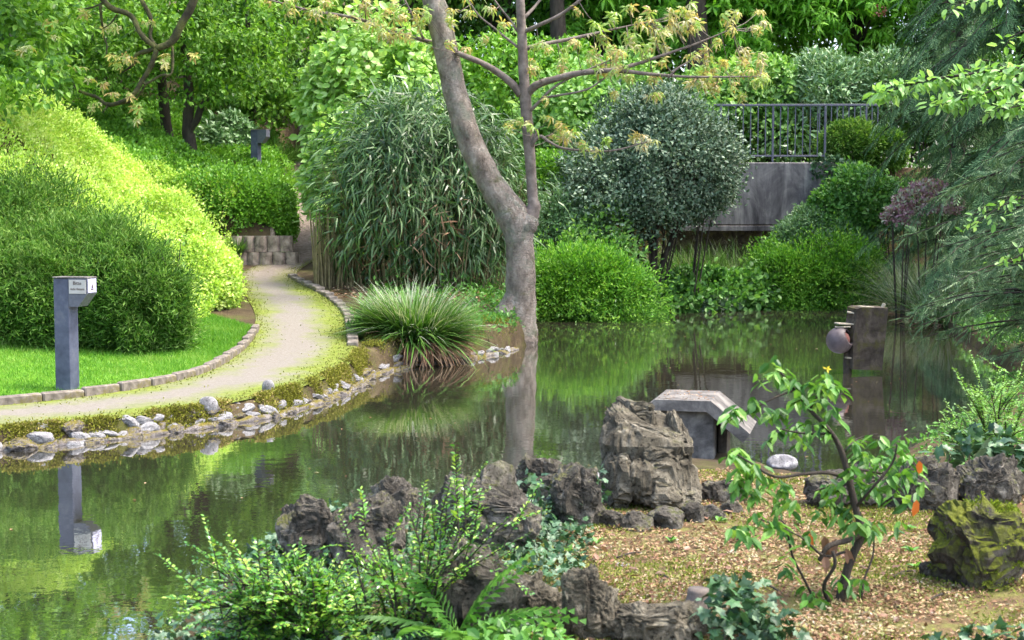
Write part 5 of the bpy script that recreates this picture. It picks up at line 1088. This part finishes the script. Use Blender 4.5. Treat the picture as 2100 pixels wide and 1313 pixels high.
LC = [(1600, 762, 6, 0), (1580, 745, 3, 0), (1630, 775, 7, .05), (1660, 790, 6, 0), (1690, 775, 7, 0), (1700, 790, 7, 0), (1720, 800, 5, 0), (1560, 780, 3, 0), (1640, 815, 6, 0), (1680, 820, 7, 0), (1705, 845, 5, 0), (1510, 840, 7, -.05), (1545, 830, 7, -.05), (1570, 845, 6, 0), (1500, 860, 3, 0), (1600, 840, 5, .1), (1620, 880, 7, .15), (1590, 885, 6, .2), (1660, 880, 6, .1), (1690, 870, 5, 0), (1640, 905, 4, .1),
      (1515, 920, 7, -.2), (1500, 935, 6, -.2), (1530, 950, 8, -.2), (1555, 970, 8, -.15), (1590, 985, 8, -.15), (1520, 985, 7, -.15), (1540, 1010, 7, -.2), (1510, 1000, 5, -.2), (1565, 1000, 6, -.1), (1610, 1000, 5, -.1), (1600, 1030, 6, 0), (1625, 1035, 5, 0),
      (1750, 905, 5, .1), (1800, 900, 6, .1), (1775, 935, 8, .1), (1810, 940, 8, .05), (1840, 915, 6, -.1), (1860, 940, 6, 0), (1780, 970, 8, .05), (1820, 975, 8, .1), (1850, 970, 7, .1), (1880, 955, 5, .1), (1875, 990, 5, .1), (1750, 960, 7, 0), (1760, 1000, 8, 0), (1790, 1000, 7, 0), (1720, 1000, 8, .1), (1690, 1000, 7, .1), (1700, 1025, 6, .1), (1740, 1035, 6, 0), (1830, 1010, 4, .1), (1865, 1025, 3, .1),
      (1720, 1055, 6, 0), (1750, 1075, 7, 0), (1780, 1080, 6, 0), (1690, 1060, 5, 0), (1800, 1075, 5, .1), (1840, 1080, 3, .1), (1660, 1090, 4, 0), (1610, 1085, 5, -.15), (1590, 1070, 5, -.2), (1560, 1065, 5, -.3), (1530, 1080, 6, -.3), (1500, 1090, 5, -.3), (1540, 1100, 3, -.3), (1610, 1150, 3, -.1), (1612, 1170, 2, -.1), (1690, 1220, 4, -.05), (1660, 1205, 4, 0), (1740, 1210, 4, -.05), (1770, 1190, 4, .05), (1720, 1185, 3, -.1), (1645, 1110, 3, -.1), (1670, 1225, 4, -.1)]
lv = Leaves(); r = np.random.default_rng(77)
LC = LC + [(x + 14 * math.sin(k * 2.1), y + 14 * math.cos(k * 3.3), max(2, n - 2), dd + .07 * math.sin(k)) for k, (x, y, n, dd) in enumerate(LC)]
for x, y, n, dd in LC:
    a = r.uniform(0, 6.28) + np.arange(n) * 6.28 / n + r.normal(size=n) * .3; P = np.repeat(at(x, y, d0 + dd + r.uniform(-.1, .1))[None], n, 0) + r.normal(size=(n, 3)) * .012
    D = np.c_[np.cos(a), np.sin(a), -.35 - .7 * r.random(n)]; lv.add(OVAL, P, D, A(0, 0, 1) + .4 * r.normal(size=(n, 3)), r.uniform(.05, .09, n), r.uniform(.024, .038, n))
lv.build('foliage', M_maho, e)
for nm, mat, spots, L in (('withered_leaf', M_orange, [(1885, 945), (1880, 1025), (1660, 1095)], .075), ('brown_leaf', M_brownleaf, [(1690, 1100), (1700, 1115), (1715, 1105), (1735, 1125), (1690, 1135)], .085), ('blossom', M_yellow, [(1696, 757)], .018)):
    for x, y in spots:
        lv = Leaves(); n = 6 if nm == 'blossom' else 1; P = np.repeat(at(x, y, d0 - .02)[None], n, 0); lv.add(OVAL, P, rdir(n, r) * (.9 if n > 1 else .25) + A(0, 0, -.8 if n == 1 else .2), rdir(n, r) * .3 + A(0, -1, 0), L, L * .5); lv.build(nm, mat, e)
# small seedlings on the litter
for k, (x, y) in enumerate(((1375, 1115), (1475, 1075), (1865, 1090), (1645, 1080), (1880, 1170), (1165, 1140), (1225, 1120), (1870, 1135))):
    rosette('seedling', 'small pale green seedling sprouting from the litter', 'seedling', on_ground(x, y) + A(0, 0, .01), 6, 700 + k, OVAL, .05, .03, M_lush, (.2, 1.1), 'seedlings on the litter')

shrub('bank_shrub', 'loose light green leafy sprigs behind the waterside ball shrub', 'shrub', M_hazel, OVAL, .10, .06, [pxdome(1225, 440, 580, 48, 27.9, 1300), pxdome(1265, 478, 580, 40, 27.7, 1000), pxdome(1180, 470, 580, 40, 27.6, 700)], 171, depth=.6, fuzz=.14, amp=.4, low=-.7)
shrub('leafy_shrub', 'broad leaved bright low plants at the water under the clipped ball tree', 'shrub', M_lush, OVAL, .13, .09, [pxdome(1375, 575, 668, 55, 28.9, 1300), pxdome(1470, 565, 668, 60, 29.4, 1500), pxdome(1540, 560, 668, 55, 29.6, 1300), pxdome(1420, 590, 668, 45, 29.1, 800)], 172, depth=.5, fuzz=.12, amp=.4, low=-.8, ground=-.3)
lv = Leaves(); r = np.random.default_rng(91); n = 260; x = r.uniform(-5, 7, n); y = r.uniform(7, 27, n); k = pond_sd(x, y) < -.1; P = np.c_[x, y][k]; n = len(P); P = np.c_[P, np.full(n, .004)]
tag(lv.add(QUAD, P, rdir(n, r) * A(1, 1, .02), A(0, 0, 1) + .02 * rdir(n, r), r.uniform(.015, .045, n), .018).build('floating_leaves', M_litter), kind='stuff')

# ------------------------------------------------------------------ undergrowth
for k, (x, y, h, rd) in enumerate(((-16, 33, 2.4, 2), (-13, 34, 2.2, 2), (-9.5, 34.5, 2.2, 1.8), (-6.8, 35.5, 2.4, 1.7), (-2.2, 35.5, 2.6, 1.8), (2.6, 36, 2.6, 1.8), (5.6, 36.3, 2.4, 1.9), (8.8, 36.2, 2.5, 1.9), (11.8, 35.6, 2.6, 2), (14.8, 35, 2.6, 2), (18, 34, 2.6, 2), (12.5, 32.8, 2.2, 1.8), (0.4, 37.2, 2.6, 1.8))):
    z = tz(x, y)
    if k == 0: us = shrub('undergrowth_bush', 'dark leafy bush filling the shade below the trees', 'bush', M_tree2, OVAL, .16, .10, [((x, y, z + h * .5), (rd, rd * .8, h * .62), 5200)], 801, group='bushes below the trees', depth=.3, low=-1); U0 = A(x, y, z)
    else: o = copy_tree(us); o.location = (x, y, z); o.rotation_euler.z = k * 1.3; o.scale = (rd / 2, rd / 2, h / 2.4)
lv = Leaves(); r = np.random.default_rng(55); n = 70000
x = r.uniform(-2.2, 9.5, n); y = r.uniform(18.6, 33, n); sd = pond_sd(x, y); k = (sd > .02) & (sd < 4.5) & (np.hypot(x + 1.5, (y - 23.9)) > 1.0) & (np.sin(x * 2.1 + 1) + np.sin(y * 1.7) + r.normal(size=n) * .8 > -.9); x, y = x[k], y[k]; n = len(x)
P = np.c_[x, y, terrain(x, y) + .01 + r.exponential(.05, n)]; lv.add(QUAD, P, rdir(n, r) + A(0, 0, .4), rdir(n, r) + A(0, 0, .9), r.uniform(.05, .11, n), .045)
n = 16000; x = r.uniform(2.2, 6.5, n); y = r.uniform(8.3, 15, n); sd = pond_sd(x, y); k = (sd > .02) & (np.sin(x * 4) + np.sin(y * 3.1) + r.normal(size=n) > -.9); x, y = x[k], y[k]; n = len(x)
P = np.c_[x, y, terrain(x, y) + .01 + r.exponential(.03, n)]; lv.add(QUAD, P, rdir(n, r) + A(0, 0, .4), rdir(n, r) + A(0, 0, .9), r.uniform(.03, .06, n), .025)
tag(lv.build('bank_weeds', M_lush), kind='stuff')
lv = Leaves(); n = 16000; x = r.uniform(-2, .4, n); y = r.uniform(4.4, 8.6, n); k = (pond_sd(x, y) > -.02) & (x < .1 + (y - 4.6) * .13) & (np.sin(x * 5) + np.sin(y * 4) + r.normal(size=n) > -.4); x, y = x[k], y[k]; n = len(x)
P = np.c_[x, y, terrain(x, y) + .008 + r.exponential(.02, n)]; lv.add(IVY, P, rdir(n, r) + A(0, 0, .2), rdir(n, r) * .7 + A(0, 0, 1), r.uniform(.025, .05, n), .035)
tag(lv.build('shore_weeds', M_ivy), kind='stuff')

# ------------------------------------------------------------------ smaller details
ro = [o for o in COL.objects if o.name == 'slab_shelter'][0]; r = np.random.default_rng(66); n = 110
P = np.c_[r.uniform(-.2, .2, n), r.uniform(-.04, .58, n), np.full(n, .504)]
o = Leaves().add(QUAD, P, rdir(n, r) * A(1, 1, .2), rdir(n, r) * .3 + A(0, 0, 1), r.uniform(.012, .035, n), .012).build('roof_litter', M_dead); o.parent = ro; o['kind'] = 'stuff'
mr = [o for o in COL.objects if (o.get('label') or '').startswith('big moss covered rock')][0]; lv = Leaves()
me = mr.data; co = np.empty(len(me.vertices) * 3, np.float32); me.vertices.foreach_get('co', co); co = co.reshape(-1, 3); no = np.empty(len(co) * 3, np.float32); me.vertices.foreach_get('normal', no); no = no.reshape(-1, 3)
k = (no[:, 2] > .15) & (np.sin(co[:, 0] * 19 + 1) + np.sin(co[:, 2] * 17) + np.sin(co[:, 1] * 23 + 2) + co[:, 0] * 3 > -.1) & (co[:, 2] > .02); idx = r.choice(np.nonzero(k)[0], 14000); n = len(idx)
lv.add(QUAD, co[idx] + r.normal(size=(n, 3)) * .006 + no[idx] * .004, no[idx] + .7 * rdir(n, r), rdir(n, r), r.uniform(.008, .018, n), .006)
o = lv.build('moss', M_mossy); o.parent = mr; o['kind'] = 'stuff'
for x, lb, tr, sd in ((4.7, 'dark thick tree trunk rising behind the hazel hedge', .30, 901), (1.2, 'dark tree trunk rising behind the right limb of the leaning tree', .22, 902)):
    y = 36.2; z = tz(x, y)
    left_tree(lb, [([A(x, y, z - .2), A(x + .05, y, z + 2), A(x - .1, y, z + 5), A(x + .1, y, z + 9)], [tr * 1.15, tr, tr * .85, tr * .5])], [(A(x, y + .6, z + 8.2), (2.4, 2.0, 2.6), 150, 30)], sd, M_tree1, .16, .10, name='tree')
for k, (x0, y0, x1, y1) in enumerate(((1265, 1150, 1330, 1140), (1560, 1205, 1605, 1225), (1830, 1190, 1880, 1178), (1480, 1120, 1535, 1112), (1900, 1240, 1960, 1222), (1345, 1185, 1380, 1200))):
    a, b = on_ground(x0, y0), on_ground(x1, y1); MBo = MB().tube([a + A(0, 0, .012), (a + b) / 2 + A(0, .01, .022), b + A(0, 0, .014)], [.004, .005, .003], 6, 3, .2, k)
    tag(MBo.build('fallen_twig', M_bark, smooth=True), 'thin dark fallen twig lying on the leaf litter', 'twig', 'fallen twigs on the litter')
